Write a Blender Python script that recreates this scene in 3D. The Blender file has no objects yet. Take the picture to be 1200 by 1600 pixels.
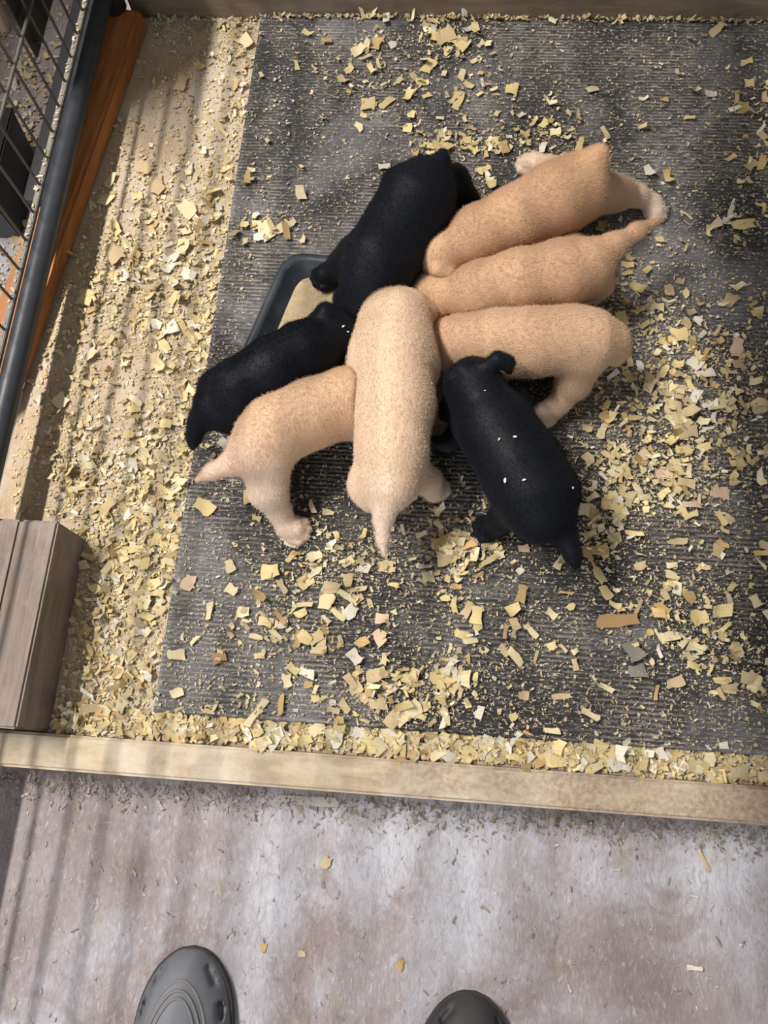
import bpy, bmesh, math, random
import numpy as np
from mathutils import Vector, Matrix

# ------------------------------------------------------------------ camera, light, exposure
scene = bpy.context.scene
C = scene.collection
H = 1.05                                   # eye height above the pen floor (z = 0 is the pen floor)
FPX = 1200.0
M = np.array([[0.99642862, -0.05301086, 0.06572562],
              [0.07023981, 0.95237484, -0.29672972],
              [-0.04686553, 0.30028654, 0.95269702]])
cam = bpy.data.objects.new('camera', bpy.data.cameras.new('camera'))
C.objects.link(cam)
mw = Matrix(M.tolist()).to_4x4(); mw.translation = (0, 0, H)
cam.matrix_world = mw
cam.data.sensor_fit = 'VERTICAL'; cam.data.sensor_height = 36.0
cam.data.lens = 36.0 * FPX / 1600.0
cam.data.clip_start = 0.02
scene.camera = cam

world = bpy.data.worlds.new('world'); scene.world = world
world.use_nodes = True
bg = world.node_tree.nodes['Background']
bg.inputs[0].default_value = (1.0, 0.955, 0.90, 1); bg.inputs[1].default_value = 0.28

lamp = bpy.data.objects.new('shop_light', bpy.data.lights.new('shop_light', 'AREA'))
C.objects.link(lamp)
lamp.data.shape = 'RECTANGLE'; lamp.data.size = 0.07; lamp.data.size_y = 1.5
lamp.data.energy = 140; lamp.data.color = (1.0, 0.955, 0.89)
lamp.location = (-1.50, 0.80, 2.45)
d = Vector((0.0, 0.80, 0.0)) - lamp.location
zx = -d.normalized(); yy = Vector((0, 1, 0)); xx = yy.cross(zx).normalized(); yy = zx.cross(xx)
lamp.matrix_world = Matrix.Translation(lamp.location) @ Matrix((xx, yy, zx)).transposed().to_4x4()

door = bpy.data.objects.new('doorway_daylight', bpy.data.lights.new('doorway_daylight', 'AREA'))
C.objects.link(door)
door.data.shape = 'RECTANGLE'; door.data.size = 1.6; door.data.size_y = 1.8
door.data.energy = 34; door.data.color = (0.86, 0.92, 1.0)
door.location = (-0.9, -2.3, 1.35)
door.rotation_euler = (Vector((-0.15, -0.1, 0)) - door.location).to_track_quat('-Z', 'Y').to_euler()

scene.view_settings.view_transform = 'Standard'
scene.view_settings.look = 'None'
scene.view_settings.exposure = 0.0
scene.view_settings.gamma = 1.0
scene.view_settings.use_curve_mapping = False

rng = np.random.default_rng(7)
random.seed(7)
FLOOR_Z = -0.06
MAT_T = 0.009

# ------------------------------------------------------------------ helpers
def at(px, py, z=0.0):
    d = M @ np.array([px - 600.0, 800.0 - py, -FPX])
    t = (z - H) / d[2]
    return np.array([d[0] * t, d[1] * t, z])

def at_many(px, py, z):
    d = np.stack([px - 600.0, 800.0 - py, np.full_like(px, -FPX)], 1) @ M.T
    t = (z - H) / d[:, 2]
    return np.stack([d[:, 0] * t, d[:, 1] * t, np.broadcast_to(z, t.shape)], 1)

def project(P):
    c = (np.asarray(P) - np.array([0, 0, H])) @ M
    return np.stack([600 + FPX * c[..., 0] / -c[..., 2], 800 - FPX * c[..., 1] / -c[..., 2]], -1)

def depth(p):
    return -((np.asarray(p) - np.array([0, 0, H])) @ M)[..., 2]

def tag(o, label=None, cat=None, group=None, kind=None):
    if label: o['label'] = label
    if cat: o['category'] = cat
    if group: o['group'] = group
    if kind: o['kind'] = kind
    return o

def link(name, me, mat=None, parent=None, smooth=False):
    o = bpy.data.objects.new(name, me); C.objects.link(o)
    if mat: me.materials.append(mat)
    if parent: o.parent = parent
    if smooth:
        me.polygons.foreach_set('use_smooth', [True] * len(me.polygons))
    return o

def mesh_from(name, verts, faces):
    me = bpy.data.meshes.new(name)
    me.from_pydata([tuple(v) for v in verts], [], [tuple(f) for f in faces])
    me.update()
    return me

def mesh_np(name, V, F, nper):
    """fast mesh: V (n,3), F (m,nper)"""
    me = bpy.data.meshes.new(name)
    me.vertices.add(len(V)); me.vertices.foreach_set('co', np.ascontiguousarray(V, dtype=np.float32).ravel())
    me.loops.add(F.size); me.loops.foreach_set('vertex_index', np.ascontiguousarray(F, dtype=np.int32).ravel())
    me.polygons.add(len(F))
    me.polygons.foreach_set('loop_start', np.arange(0, F.size, nper, dtype=np.int32))
    me.update(calc_edges=True); me.validate()
    return me

def box_obj(name, x0, x1, y0, y1, z0, z1, mat, parent=None, bevel=0.003, segs=2, wob=0.0, cuts=0):
    bm = bmesh.new()
    bmesh.ops.create_cube(bm, size=1)
    for v in bm.verts:
        v.co = Vector((x0 if v.co.x < 0 else x1, y0 if v.co.y < 0 else y1, z0 if v.co.z < 0 else z1))
    if cuts:
        axis = 0 if (x1 - x0) > (y1 - y0) else 1
        es = [e for e in bm.edges if abs((e.verts[0].co - e.verts[1].co)[axis]) > 1e-4]
        bmesh.ops.subdivide_edges(bm, edges=es, cuts=cuts, use_grid_fill=True)
        es = None
    if bevel:
        ed = [e for e in bm.edges if len(e.link_faces) == 2 and e.calc_face_angle(0) > 0.5]
        bmesh.ops.bevel(bm, geom=ed, offset=bevel, segments=segs, affect='EDGES')
    if wob:
        for v in bm.verts:
            v.co += Vector((random.uniform(-wob, wob), random.uniform(-wob, wob), random.uniform(-wob, wob)))
    me = bpy.data.meshes.new(name); bm.to_mesh(me); bm.free()
    return link(name, me, mat, parent)

def tube_mesh(name, pts, r, n=10, cap=True):
    pts = [Vector(p) for p in pts]
    rr = r if isinstance(r, (list, tuple)) else [r] * len(pts)
    V, F = [], []
    for i, p in enumerate(pts):
        t = (pts[min(i + 1, len(pts) - 1)] - pts[max(i - 1, 0)]).normalized()
        a = t.cross(Vector((0, 0, 1)))
        if a.length < 0.1: a = t.cross(Vector((1, 0, 0)))
        a.normalize(); b = t.cross(a)
        for k in range(n):
            an = 2 * math.pi * k / n
            V.append(p + (a * math.cos(an) + b * math.sin(an)) * rr[i])
    for i in range(len(pts) - 1):
        for k in range(n):
            F.append((i * n + k, i * n + (k + 1) % n, (i + 1) * n + (k + 1) % n, (i + 1) * n + k))
    if cap:
        F.append(tuple(range(n))[::-1]); F.append(tuple(range((len(pts) - 1) * n, len(pts) * n)))
    return mesh_from(name, V, F)

# ------------------------------------------------------------------ materials
class NT:
    def __init__(self, name, rough=0.8):
        self.m = bpy.data.materials.new(name); self.m.use_nodes = True
        self.nt = self.m.node_tree; self.p = self.nt.nodes['Principled BSDF']
        self.p.inputs['Roughness'].default_value = rough
        self.co = self.nt.nodes.new('ShaderNodeTexCoord')
    def n(self, t, **kw):
        nd = self.nt.nodes.new(t)
        for k, v in kw.items(): setattr(nd, k, v)
        return nd
    def l(self, a, b): self.nt.links.new(a, b)
    def coords(self, scale=(1, 1, 1), src='Object'):
        mp = self.n('ShaderNodeMapping'); mp.inputs['Scale'].default_value = scale
        self.l(self.co.outputs[src], mp.inputs['Vector']); return mp.outputs[0]
    def noise(self, scale, detail=5, rough=0.6, stretch=(1, 1, 1), dist=0.0):
        nd = self.n('ShaderNodeTexNoise'); nd.inputs['Scale'].default_value = scale
        nd.inputs['Detail'].default_value = detail; nd.inputs['Roughness'].default_value = rough
        nd.inputs['Distortion'].default_value = dist
        self.l(self.coords(stretch), nd.inputs['Vector']); return nd.outputs['Fac']
    def ramp(self, fac, stops):
        r = self.n('ShaderNodeValToRGB'); e = r.color_ramp.elements
        while len(e) < len(stops): e.new(0.5)
        for el, (p, c) in zip(e, stops):
            el.position = p; el.color = tuple(c) + (1,) if len(c) == 3 else c
        self.l(fac, r.inputs[0]); return r.outputs[0]
    def mix(self, fac, a, b, blend='MIX'):
        m = self.n('ShaderNodeMix', data_type='RGBA', blend_type=blend)
        for s, v in ((0, fac), (6, a), (7, b)):
            if hasattr(v, 'links'): self.l(v, m.inputs[s])
            elif isinstance(v, (int, float)): m.inputs[s].default_value = v
            else: m.inputs[s].default_value = tuple(v) + (1,)
        return m.outputs[2]
    def math(self, op, a, b=0.0):
        m = self.n('ShaderNodeMath', operation=op)
        for s, v in ((0, a), (1, b)):
            if hasattr(v, 'links'): self.l(v, m.inputs[s])
            else: m.inputs[s].default_value = v
        return m.outputs[0]
    def bump(self, h, strength=0.3, dist=0.002):
        b = self.n('ShaderNodeBump'); b.inputs['Strength'].default_value = strength
        b.inputs['Distance'].default_value = dist
        self.l(h, b.inputs['Height']); self.l(b.outputs[0], self.p.inputs['Normal'])
    def color(self, c):
        if hasattr(c, 'links'): self.l(c, self.p.inputs['Base Color'])
        else: self.p.inputs['Base Color'].default_value = tuple(c) + (1,)
        return self

def wood_mat(name, c1, c2, c3, stretch, scale=14, rough=0.75, dust=None, bump=0.4):
    t = NT(name, rough)
    g = t.noise(scale, 8, 0.65, stretch, 0.6)
    col = t.ramp(g, [(0.30, c1), (0.52, c2), (0.72, c3)])
    if dust:
        dn = t.noise(9, 6, 0.7)
        col = t.mix(t.ramp(dn, [(dust[1], (0, 0, 0)), (dust[1] + 0.22, (1, 1, 1))]), col, dust[0])
    sp = t.noise(260, 3, 0.7)
    col = t.mix(t.math('MULTIPLY', t.ramp(sp, [(0.55, (0, 0, 0)), (0.75, (1, 1, 1))]), 0.35), col, c3)
    t.color(col)
    t.bump(t.math('ADD', g, t.math('MULTIPLY', sp, 0.35)), bump, 0.003)
    return t.m

def plain_mat(name, c, rough=0.6, var=0.25, scale=40, bump=0.15):
    t = NT(name, rough)
    n = t.noise(scale, 5, 0.6)
    t.color(t.mix(n, tuple(x * (1 - var) for x in c), tuple(min(1, x * (1 + var)) for x in c)))
    t.bump(n, bump, 0.002)
    return t.m

MAT = {}
# rough stained concrete
t = NT('concrete', 0.9)
big = t.noise(3.2, 6, 0.6, (1, 1, 1), 0.4)
col = t.ramp(big, [(0.36, (0.23, 0.185, 0.175)), (0.47, (0.335, 0.295, 0.305)), (0.55, (0.43, 0.415, 0.46)), (0.66, (0.54, 0.545, 0.60))])
st = t.noise(7.5, 5, 0.65, (1, 1, 1), 0.8)
col = t.mix(t.ramp(st, [(0.54, (0, 0, 0)), (0.66, (0.9, 0.9, 0.9))]), col, (0.25, 0.195, 0.18))
st2 = t.noise(13, 4, 0.6, (1.3, 0.8, 1))
col = t.mix(t.ramp(st2, [(0.62, (0, 0, 0)), (0.70, (0.55, 0.55, 0.55))]), col, (0.33, 0.31, 0.24))
fine = t.noise(95, 5, 0.75, (1.5, 0.6, 1), 1.6)
col = t.mix(t.math('MULTIPLY', t.ramp(fine, [(0.35, (1, 1, 1)), (0.5, (0, 0, 0))]), 0.42), col, (0.17, 0.14, 0.14))
col = t.mix(t.math('MULTIPLY', t.ramp(fine, [(0.55, (0, 0, 0)), (0.72, (1, 1, 1))]), 0.5), col, (0.68, 0.67, 0.70))
t.color(col); t.bump(t.math('ADD', fine, t.math('MULTIPLY', st, 0.5)), 0.5, 0.004)
MAT['concrete'] = t.m

# dusty plywood pen floor
t = NT('dusty_plywood', 0.85)
g = t.noise(10, 7, 0.6, (5, 0.7, 1), 0.5)
col = t.ramp(g, [(0.3, (0.30, 0.20, 0.125)), (0.55, (0.42, 0.31, 0.215)), (0.75, (0.50, 0.385, 0.285))])
dn = t.noise(6, 5, 0.6)
col = t.mix(t.ramp(dn, [(0.42, (0, 0, 0)), (0.66, (0.85, 0.85, 0.85))]), col, (0.52, 0.455, 0.39))
fn = t.noise(220, 4, 0.8)
col = t.mix(t.math('MULTIPLY', t.ramp(fn, [(0.5, (0, 0, 0)), (0.62, (1, 1, 1))]), 0.55), col, (0.55, 0.45, 0.24))
t.color(col); t.bump(t.math('ADD', fn, g), 0.4, 0.003)
MAT['ply'] = t.m

MAT['front'] = wood_mat('pale_dusty_wood', (0.33, 0.235, 0.155), (0.46, 0.36, 0.25), (0.60, 0.52, 0.38), (1.2, 5, 4), 9, 0.85, ((0.63, 0.56, 0.45), 0.44), 0.6)
_m = MAT['front']; _nt = _m.node_tree; _p = _nt.nodes['Principled BSDF']
t = NT.__new__(NT); t.m = _m; t.nt = _nt; t.p = _p; t.co = [n_ for n_ in _nt.nodes if n_.type == 'TEX_COORD'][0]
_src = _p.inputs['Base Color'].links[0].from_socket
sep = t.n('ShaderNodeSeparateXYZ'); t.l(t.co.outputs['Object'], sep.inputs[0])
dirt = t.math('ADD', t.math('MULTIPLY', sep.outputs[0], 0.42), t.noise(7, 5, 0.65, (1, 2.5, 1)))
grit = t.noise(150, 4, 0.8)
dc = t.mix(t.ramp(grit, [(0.4, (0, 0, 0)), (0.65, (1, 1, 1))]), (0.27, 0.185, 0.125), (0.47, 0.37, 0.28))
t.color(t.mix(t.ramp(dirt, [(0.42, (0.1, 0.1, 0.1)), (0.68, (0.9, 0.9, 0.9))]), _src, dc))
MAT['grey_wood'] = wood_mat('weathered_grey_wood', (0.13, 0.10, 0.085), (0.21, 0.165, 0.14), (0.30, 0.25, 0.22), (9, 0.7, 4), 10, 0.9, ((0.29, 0.25, 0.22), 0.52), 0.5)
MAT['orange_wood'] = wood_mat('orange_brown_wood', (0.20, 0.062, 0.016), (0.36, 0.135, 0.036), (0.50, 0.22, 0.07), (9, 0.6, 3), 9, 0.6, None, 0.3)
MAT['back_wood'] = wood_mat('brown_back_board', (0.10, 0.07, 0.045), (0.17, 0.13, 0.095), (0.23, 0.185, 0.145), (0.7, 4, 5), 8, 0.7, None, 0.2)
MAT['pale_board'] = wood_mat('pale_pink_board', (0.40, 0.26, 0.17), (0.50, 0.35, 0.25), (0.58, 0.43, 0.32), (6, 0.8, 3), 8, 0.75)
MAT['tube'] = plain_mat('black_painted_steel', (0.030, 0.034, 0.042), 0.42, 0.4, 60, 0.15)
MAT['flange'] = plain_mat('dusty_steel_flange', (0.17, 0.155, 0.14), 0.7, 0.5, 90, 0.5)
MAT['wire'] = plain_mat('dull_steel_wire', (0.10, 0.095, 0.09), 0.5, 0.4, 80, 0.2)
MAT['black_plastic'] = plain_mat('black_plastic', (0.012, 0.012, 0.014), 0.45, 0.3, 50, 0.1)
MAT['grey_plastic'] = plain_mat('slate_plastic', (0.045, 0.05, 0.06), 0.45, 0.3, 50, 0.1)

# ribbed rubber mat: dust lies in the grooves and in smears
PITCH = 0.0066
t = NT('black_ribbed_rubber', 0.72)
sep = t.n('ShaderNodeSeparateXYZ'); t.l(t.co.outputs['Object'], sep.inputs[0])
w = t.math('SINE', t.math('MULTIPLY', sep.outputs[1], 2 * math.pi / PITCH))
groove = t.math('MULTIPLY', t.math('SUBTRACT', 1.0, w), 0.5)
smear = t.noise(4.2, 6, 0.65, (1, 1, 1), 0.6); dk = t.noise(5.3, 4, 0.55, (1.1, 0.9, 1), 0.3)
speck = t.noise(260, 3, 0.75, (0.45, 1.3, 1))
speck2 = t.noise(120, 5, 0.75, (0.35, 1.2, 1))
dustf = t.math('MULTIPLY', t.ramp(dk, [(0.42, (0.18, 0.18, 0.18)), (0.60, (1, 1, 1))]), t.math('MULTIPLY', t.ramp(speck2, [(0.36, (0, 0, 0)), (0.56, (1, 1, 1))]), t.math('ADD', t.math('MULTIPLY', groove, 0.90), 0.05)))
col = t.mix(dustf, (0.012, 0.012, 0.015), (0.27, 0.245, 0.215))
col = t.mix(t.math('MULTIPLY', t.ramp(smear, [(0.50, (0, 0, 0)), (0.70, (1, 1, 1))]), 0.75), col, (0.24, 0.235, 0.245))
col = t.mix(t.math('MULTIPLY', t.ramp(speck, [(0.57, (0, 0, 0)), (0.67, (1, 1, 1))]), 0.8), col, (0.47, 0.43, 0.34))
t.color(col); t.bump(t.math('ADD', speck, speck2), 0.4, 0.002)
MAT['mat'] = t.m

# shavings: colour of each chip from the object's own colour or the mesh colour attribute
def chip_mat(name, use_attr):
    t = NT(name, 0.75)
    if use_attr:
        a = t.n('ShaderNodeAttribute', attribute_name='chip'); base = a.outputs['Color']
    else:
        a = t.n('ShaderNodeObjectInfo'); base = a.outputs['Color']
    g = t.noise(130, 4, 0.6, (0.35, 3, 1))
    t.color(t.mix(t.math('MULTIPLY', t.ramp(g, [(0.40, (1, 1, 1)), (0.62, (0, 0, 0))]), 0.5), base, t.mix(1.0, base, (0.72, 0.62, 0.48), 'MULTIPLY')))
    t.bump(g, 0.3, 0.001)
    return t.m
MAT['chip'] = chip_mat('pine_shaving', False)
MAT['litter'] = chip_mat('pine_litter', True)

def coat_mat(name, black):
    t = NT(name, 0.55 if black else 0.8)
    a = t.n('ShaderNodeAttribute', attribute_name='coat')
    n = t.noise(24, 4, 0.55); f = t.noise(500, 2, 0.6)
    lo = (0.55, 0.58, 0.65) if black else (0.90, 0.82, 0.74)
    c = t.mix(t.math('MULTIPLY', n, 0.8), a.outputs['Color'], t.mix(1.0, a.outputs['Color'], lo, 'MULTIPLY'))
    t.color(c); t.bump(f, 0.08, 0.001)
    t.p.inputs['Sheen Weight'].default_value = 0.02 if black else 0.2
    t.p.inputs['Sheen Roughness'].default_value = 0.5
    if black: t.p.inputs['Specular IOR Level'].default_value = 0.14
    return t.m
MAT['cream'] = coat_mat('cream_coat', False)
MAT['black'] = coat_mat('black_coat', True)
MAT['eye'] = plain_mat('dark_eye', (0.01, 0.008, 0.006), 0.08, 0.1)
MAT['nose'] = plain_mat('wet_black_nose', (0.012, 0.01, 0.01), 0.25, 0.2)
def fur_mat(name, black):
    t = NT(name, 0.6 if black else 0.75)
    a = t.n('ShaderNodeAttribute', attribute_name='coat')
    t.color(a.outputs['Color'])
    if black: t.p.inputs['Specular IOR Level'].default_value = 0.12
    return t.m
MAT['cream_fur'] = fur_mat('cream_fur', False)
MAT['black_fur'] = fur_mat('black_fur', True)
MAT['food'] = None
t = NT('tan_gruel', 0.55)
n1 = t.noise(30, 6, 0.7); n2 = t.noise(240, 4, 0.7)
t.color(t.ramp(t.math('ADD', t.math('MULTIPLY', n1, 0.6), t.math('MULTIPLY', n2, 0.4)), [(0.35, (0.27, 0.19, 0.10)), (0.5, (0.37, 0.275, 0.16)), (0.68, (0.46, 0.36, 0.22))]))
t.bump(t.math('ADD', n1, n2), 0.5, 0.003); MAT['food'] = t.m
t = NT('black_tray_plastic', 0.38)
s = t.noise(300, 3, 0.7); s2 = t.noise(22, 5, 0.65)
c = t.mix(t.ramp(s2, [(0.35, (0, 0, 0)), (0.7, (1, 1, 1))]), (0.016, 0.020, 0.027), (0.040, 0.048, 0.062))
t.color(t.mix(t.math('MULTIPLY', t.ramp(s, [(0.66, (0, 0, 0)), (0.72, (1, 1, 1))]), 0.7), c, (0.40, 0.36, 0.29)))
t.bump(s2, 0.1, 0.002); MAT['tray'] = t.m
t = NT('grey_foam_clog', 0.6)
n1 = t.noise(25, 5, 0.6); n2 = t.noise(180, 3, 0.7)
c = t.mix(n1, (0.105, 0.110, 0.130), (0.165, 0.170, 0.198))
t.color(t.mix(t.math('MULTIPLY', t.ramp(n2, [(0.66, (0, 0, 0)), (0.75, (1, 1, 1))]), 0.35), c, (0.30, 0.29, 0.29)))
t.bump(n2, 0.12, 0.001); MAT['clog'] = t.m
MAT['clog_dark'] = plain_mat('dark_foam_clog', (0.035, 0.034, 0.037), 0.65, 0.3, 60, 0.15)
MAT['seam'] = plain_mat('clog_seam_foam', (0.17, 0.165, 0.17), 0.6, 0.3, 200, 0.3)
MAT['crumb'] = plain_mat('white_crumb', (0.80, 0.77, 0.70), 0.6, 0.1)

# ------------------------------------------------------------------ setting
fl = box_obj('floor', -2.2, 2.2, -1.6, 2.6, FLOOR_Z - 0.05, FLOOR_Z, MAT['concrete'], bevel=0)
tag(fl, 'stained grey concrete floor in front of the pen', 'floor', kind='structure')

pf = box_obj('pen_floor', -0.645, 1.60, -0.008, 1.252, FLOOR_Z, 0.0, MAT['ply'], bevel=0.001)
tag(pf, 'dusty plywood pen floor showing as a bare strip left of the black mat', 'pen floor')

fb = box_obj('front_board', -0.80, 1.60, -0.054, -0.0085, FLOOR_Z, 0.012, MAT['front'], bevel=0.004, segs=3)
tag(fb, 'pale dusty wooden board edging the front of the pen beside the concrete', 'board')

bb = box_obj('back_board', -0.60, 1.60, 1.2525, 1.29, FLOOR_Z, 0.30, MAT['back_wood'], bevel=0.003)
tag(bb, 'brown wooden board closing the far end of the pen', 'board')

wl = bpy.data.objects.new('added_shade_wall', None); C.objects.link(wl); wl.location = (-1.17, 1.5, FLOOR_Z)  # added partition out of view, blocks the lamp to darken the floor outside the wire
tag(wl, 'added brown plank partition out of view, shading the floor outside the wire', 'wall', kind='structure')
for k in range(10):
    box_obj('plank', -0.02, 0.02, -0.72, 0.95, 0.002 + k * 0.146, 0.144 + k * 0.146, MAT['back_wood'], wl, bevel=0.003)

# doubled timber in the near left corner: two planks side by side
tb = bpy.data.objects.new('timber_block', None); C.objects.link(tb); tb.location = (-0.545, 0.126, 0)
tag(tb, 'grey weathered doubled timber standing in the near left corner of the pen', 'timber')
for (xa, xb, zt) in ((-0.595, -0.5525, 0.089), (-0.5515, -0.500, 0.0905)):
    pl = box_obj('plank', xa - tb.location.x, xb - tb.location.x, -0.006 - tb.location.y, 0.262 - tb.location.y, 0.0005, zt, MAT['grey_wood'], tb, bevel=0.003)

# loose orange plank under the rail
L = 0.78
op = box_obj('loose_plank', -0.066, 0.0, -L, 0.0, 0.0, 0.0395, MAT['orange_wood'], None, bevel=0.006, segs=3)
op.location = (-0.5655, 1.225, 0.0008); op.rotation_euler = (0, 0, -math.radians(6.0))
tag(op, 'orange brown loose plank lying slantwise under the black rail', 'plank')

# kennel panel on the left: rail, flange, corner post, upright and lengthwise wires
kp = bpy.data.objects.new('kennel_panel', None); C.objects.link(kp); kp.location = (-0.617, 0.4, 0.0)
tag(kp, 'black steel kennel panel with wire mesh along the left side', 'kennel panel')
KX, KZ = -0.6175, 0.078
def kpart(name, me, m, smooth=True): 
    me.transform(Matrix.Translation(-kp.location)); return link(name, me, m, kp, smooth)
kpart('rail', tube_mesh('rail', [(KX, y, KZ) for y in np.linspace(-0.75, 1.27, 40)], 0.0162, 20), MAT['tube'])
bm_ = box_obj('flange', -0.0045, 0.0045, -0.75, 1.24, -0.004, 0.004, MAT['flange'], kp, bevel=0.001)
bm_.location = (KX - 0.0195 - kp.location.x, -kp.location.y, KZ + 0.012)
bs_ = box_obj('base_strip', -0.018, 0.018, 0.80, 1.27, FLOOR_Z + 0.0005, 0.052, MAT['black_plastic'], kp, bevel=0.002)
bs_.location = (KX - 0.052 - kp.location.x, -kp.location.y, 0)
kpart('corner_post', tube_mesh('corner_post', [(KX + 0.004, 1.225, z) for z in np.linspace(0.041, 1.35, 14)], 0.021, 20), MAT['tube'])
kpart('top_rail', tube_mesh('top_rail', [(KX, y, 1.36) for y in np.linspace(-0.75, 1.24, 12)], 0.019, 16), MAT['tube'])
WX = KX - 0.0195
wv = tube_mesh('wire', [(0, 0, KZ + 0.014), (0, 0, 0.7), (0, 0, 1.36)], 0.0022, 6)
wv.materials.append(MAT['wire'])
wv.polygons.foreach_set('use_smooth', [True] * len(wv.polygons))
y = 1.205
while y > -0.72:
    o = bpy.data.objects.new('wire', wv); C.objects.link(o); o.parent = kp
    o.location = (WX - kp.location.x, y - kp.location.y, 0); y -= 0.0508
wh = tube_mesh('cross_wire', [(0, yy_, 0) for yy_ in np.linspace(-0.75, 1.23, 6)], 0.0030, 6)
wh.materials.append(MAT['wire'])
wh.polygons.foreach_set('use_smooth', [True] * len(wh.polygons))
for k in range(12):
    o = bpy.data.objects.new('cross_wire', wh); C.objects.link(o); o.parent = kp
    o.location = (WX + 0.003 - kp.location.x, -kp.location.y, 0.218 + 0.1016 * k)

# things standing outside the wire
sh = bpy.data.objects.new('black_sheet', None); C.objects.link(sh); sh.location = (KX - 0.0265, 1.105, 0.13)
tag(sh, 'black plastic sheet tied outside the wire near the far left corner', 'plastic sheet')
box_obj('sheet', -0.004, 0.0, -0.128, 0.48, 0.03, 0.34, MAT['black_plastic'], sh, bevel=0.0008)
for ty in (-0.115, 0.115):
    for tz in (0.05, 0.30):
        o = link('cable_tie', tube_mesh('cable_tie', [(0.001 + 0.0075 * (1 - math.cos(a_)) / 1.0, ty + 0.0045 * math.sin(a_), tz) for a_ in np.linspace(0, 2 * math.pi, 13)], 0.0009, 6), MAT['black_plastic'], sh, True)
a1 = at(-6, 372, FLOOR_Z); 
tu = bpy.data.objects.new('low_tub', None); C.objects.link(tu); tu.location = (a1[0], a1[1] + 0.08, FLOOR_Z)
tag(tu, 'low slate grey plastic tub outside the wire halfway along the rail', 'tub')
def tub(w, l, h):
    V, F = [], []
    ring = lambda a, b, z: [(-a, -b, z), (a, -b, z), (a, b, z), (-a, b, z)]
    for r in (ring(w * .88, l * .88, 0), ring(w, l, h), ring(w * .93, l * .93, h), ring(w * .82, l * .82, .006)):
        V += r
    for k in range(3):
        for i in range(4): F.append((k * 4 + i, k * 4 + (i + 1) % 4, k * 4 + 4 + (i + 1) % 4, k * 4 + 4 + i))
    F.append((3, 2, 1, 0)); F.append((12, 13, 14, 15))
    return mesh_from('shell', V, F)
link('shell', tub(0.052, 0.09, 0.11), MAT['grey_plastic'], tu)
box_obj('lid', -0.056, 0.056, -0.094, 0.094, 0.11, 0.118, MAT['black_plastic'], tu, bevel=0.003)
b0 = at(26, 54, FLOOR_Z)
pb = box_obj('leaning_board', b0[0] - 0.35, b0[0] - 0.015, b0[1] + 0.002, b0[1] + 0.022, FLOOR_Z, FLOOR_Z + 0.30, MAT['pale_board'], bevel=0.002)
tag(pb, 'pale pinkish board standing outside the wire at the top left', 'board')
b1 = at(8, 480, FLOOR_Z)
ps = box_obj('skirting_plank', b1[0] - 0.10, b1[0] + 0.012, 0.10, b1[1] + 0.02, FLOOR_Z, FLOOR_Z + 0.02, MAT['pale_board'], bevel=0.002)
tag(ps, 'pinkish plank lying flat outside the wire beside the rail', 'plank')

# ribbed rubber mat
def make_mat():
    x0, x1, y0, y1 = -0.361, 1.47, 0.028, 1.2505
    sub = 6
    n = int((y1 - y0 - 0.012) / PITCH * sub)
    ys = np.concatenate([[y0, y0 + 0.001], np.linspace(y0 + 0.006, y1 - 0.006, n), [y1 - 0.001, y1]])
    zs = MAT_T - 0.0013 + 0.0013 * np.sin(2 * math.pi * ys / PITCH)
    zs[0] = zs[-1] = 0.0006; zs[1] = zs[-2] = MAT_T - 0.001
    xs = np.concatenate([[x0, x0 + 0.001], np.linspace(x0 + 0.006, x1 - 0.006, 40), [x1 - 0.001, x1]])
    V = []
    wav = lambda x, y: 0.0012 * math.sin(3.1 * x + 1.0) * math.sin(2.3 * y) ** 2
    for i, x in enumerate(xs):
        for y, z in zip(ys, zs):
            zz = z
            if i in (0, len(xs) - 1): zz = 0.0006
            elif i in (1, len(xs) - 2): zz = MAT_T - 0.001
            V.append((x, y, max(0.0005, zz)))
    m = len(ys); F = []
    idx = np.arange(len(xs) * m).reshape(len(xs), m)
    F = np.stack([idx[:-1, :-1], idx[1:, :-1], idx[1:, 1:], idx[:-1, 1:]], -1).reshape(-1, 4)
    return mesh_np('rubber_mat', np.array(V), F, 4)
rm = link('rubber_mat', make_mat(), MAT['mat'], None, True)
tag(rm, 'black ribbed rubber mat covering most of the pen floor', 'mat')

# ------------------------------------------------------------------ feeding tray and gruel
def rounded_quad(P, r, n=6):
    out = []
    P = [Vector(p) for p in P]
    for i in range(4):
        a, b, c = P[i - 1], P[i], P[(i + 1) % 4]
        u = (a - b).normalized(); v = (c - b).normalized()
        p0 = b + u * r; p2 = b + v * r
        for k in range(n + 1):
            t_ = k / n
            out.append((p0 * (1 - t_) ** 2 + b * 2 * t_ * (1 - t_) + p2 * t_ ** 2))
    return out
def inset(P, dd):
    P = [Vector(p) for p in P]; out = []
    for i in range(4):
        a, b, c = P[i - 1], P[i], P[(i + 1) % 4]
        u = (a - b).normalized(); v = (c - b).normalized()
        out.append(b + (u + v) * dd / abs(u.x * v.y - u.y * v.x))
    return out
TZ = MAT_T + 0.036
TQ = [at(*p, TZ)[:2] for p in ((447, 391), (352, 604), (716, 714), (800, 430))]
tray_c = sum((Vector(p) for p in TQ), Vector((0, 0))) / 4
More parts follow.
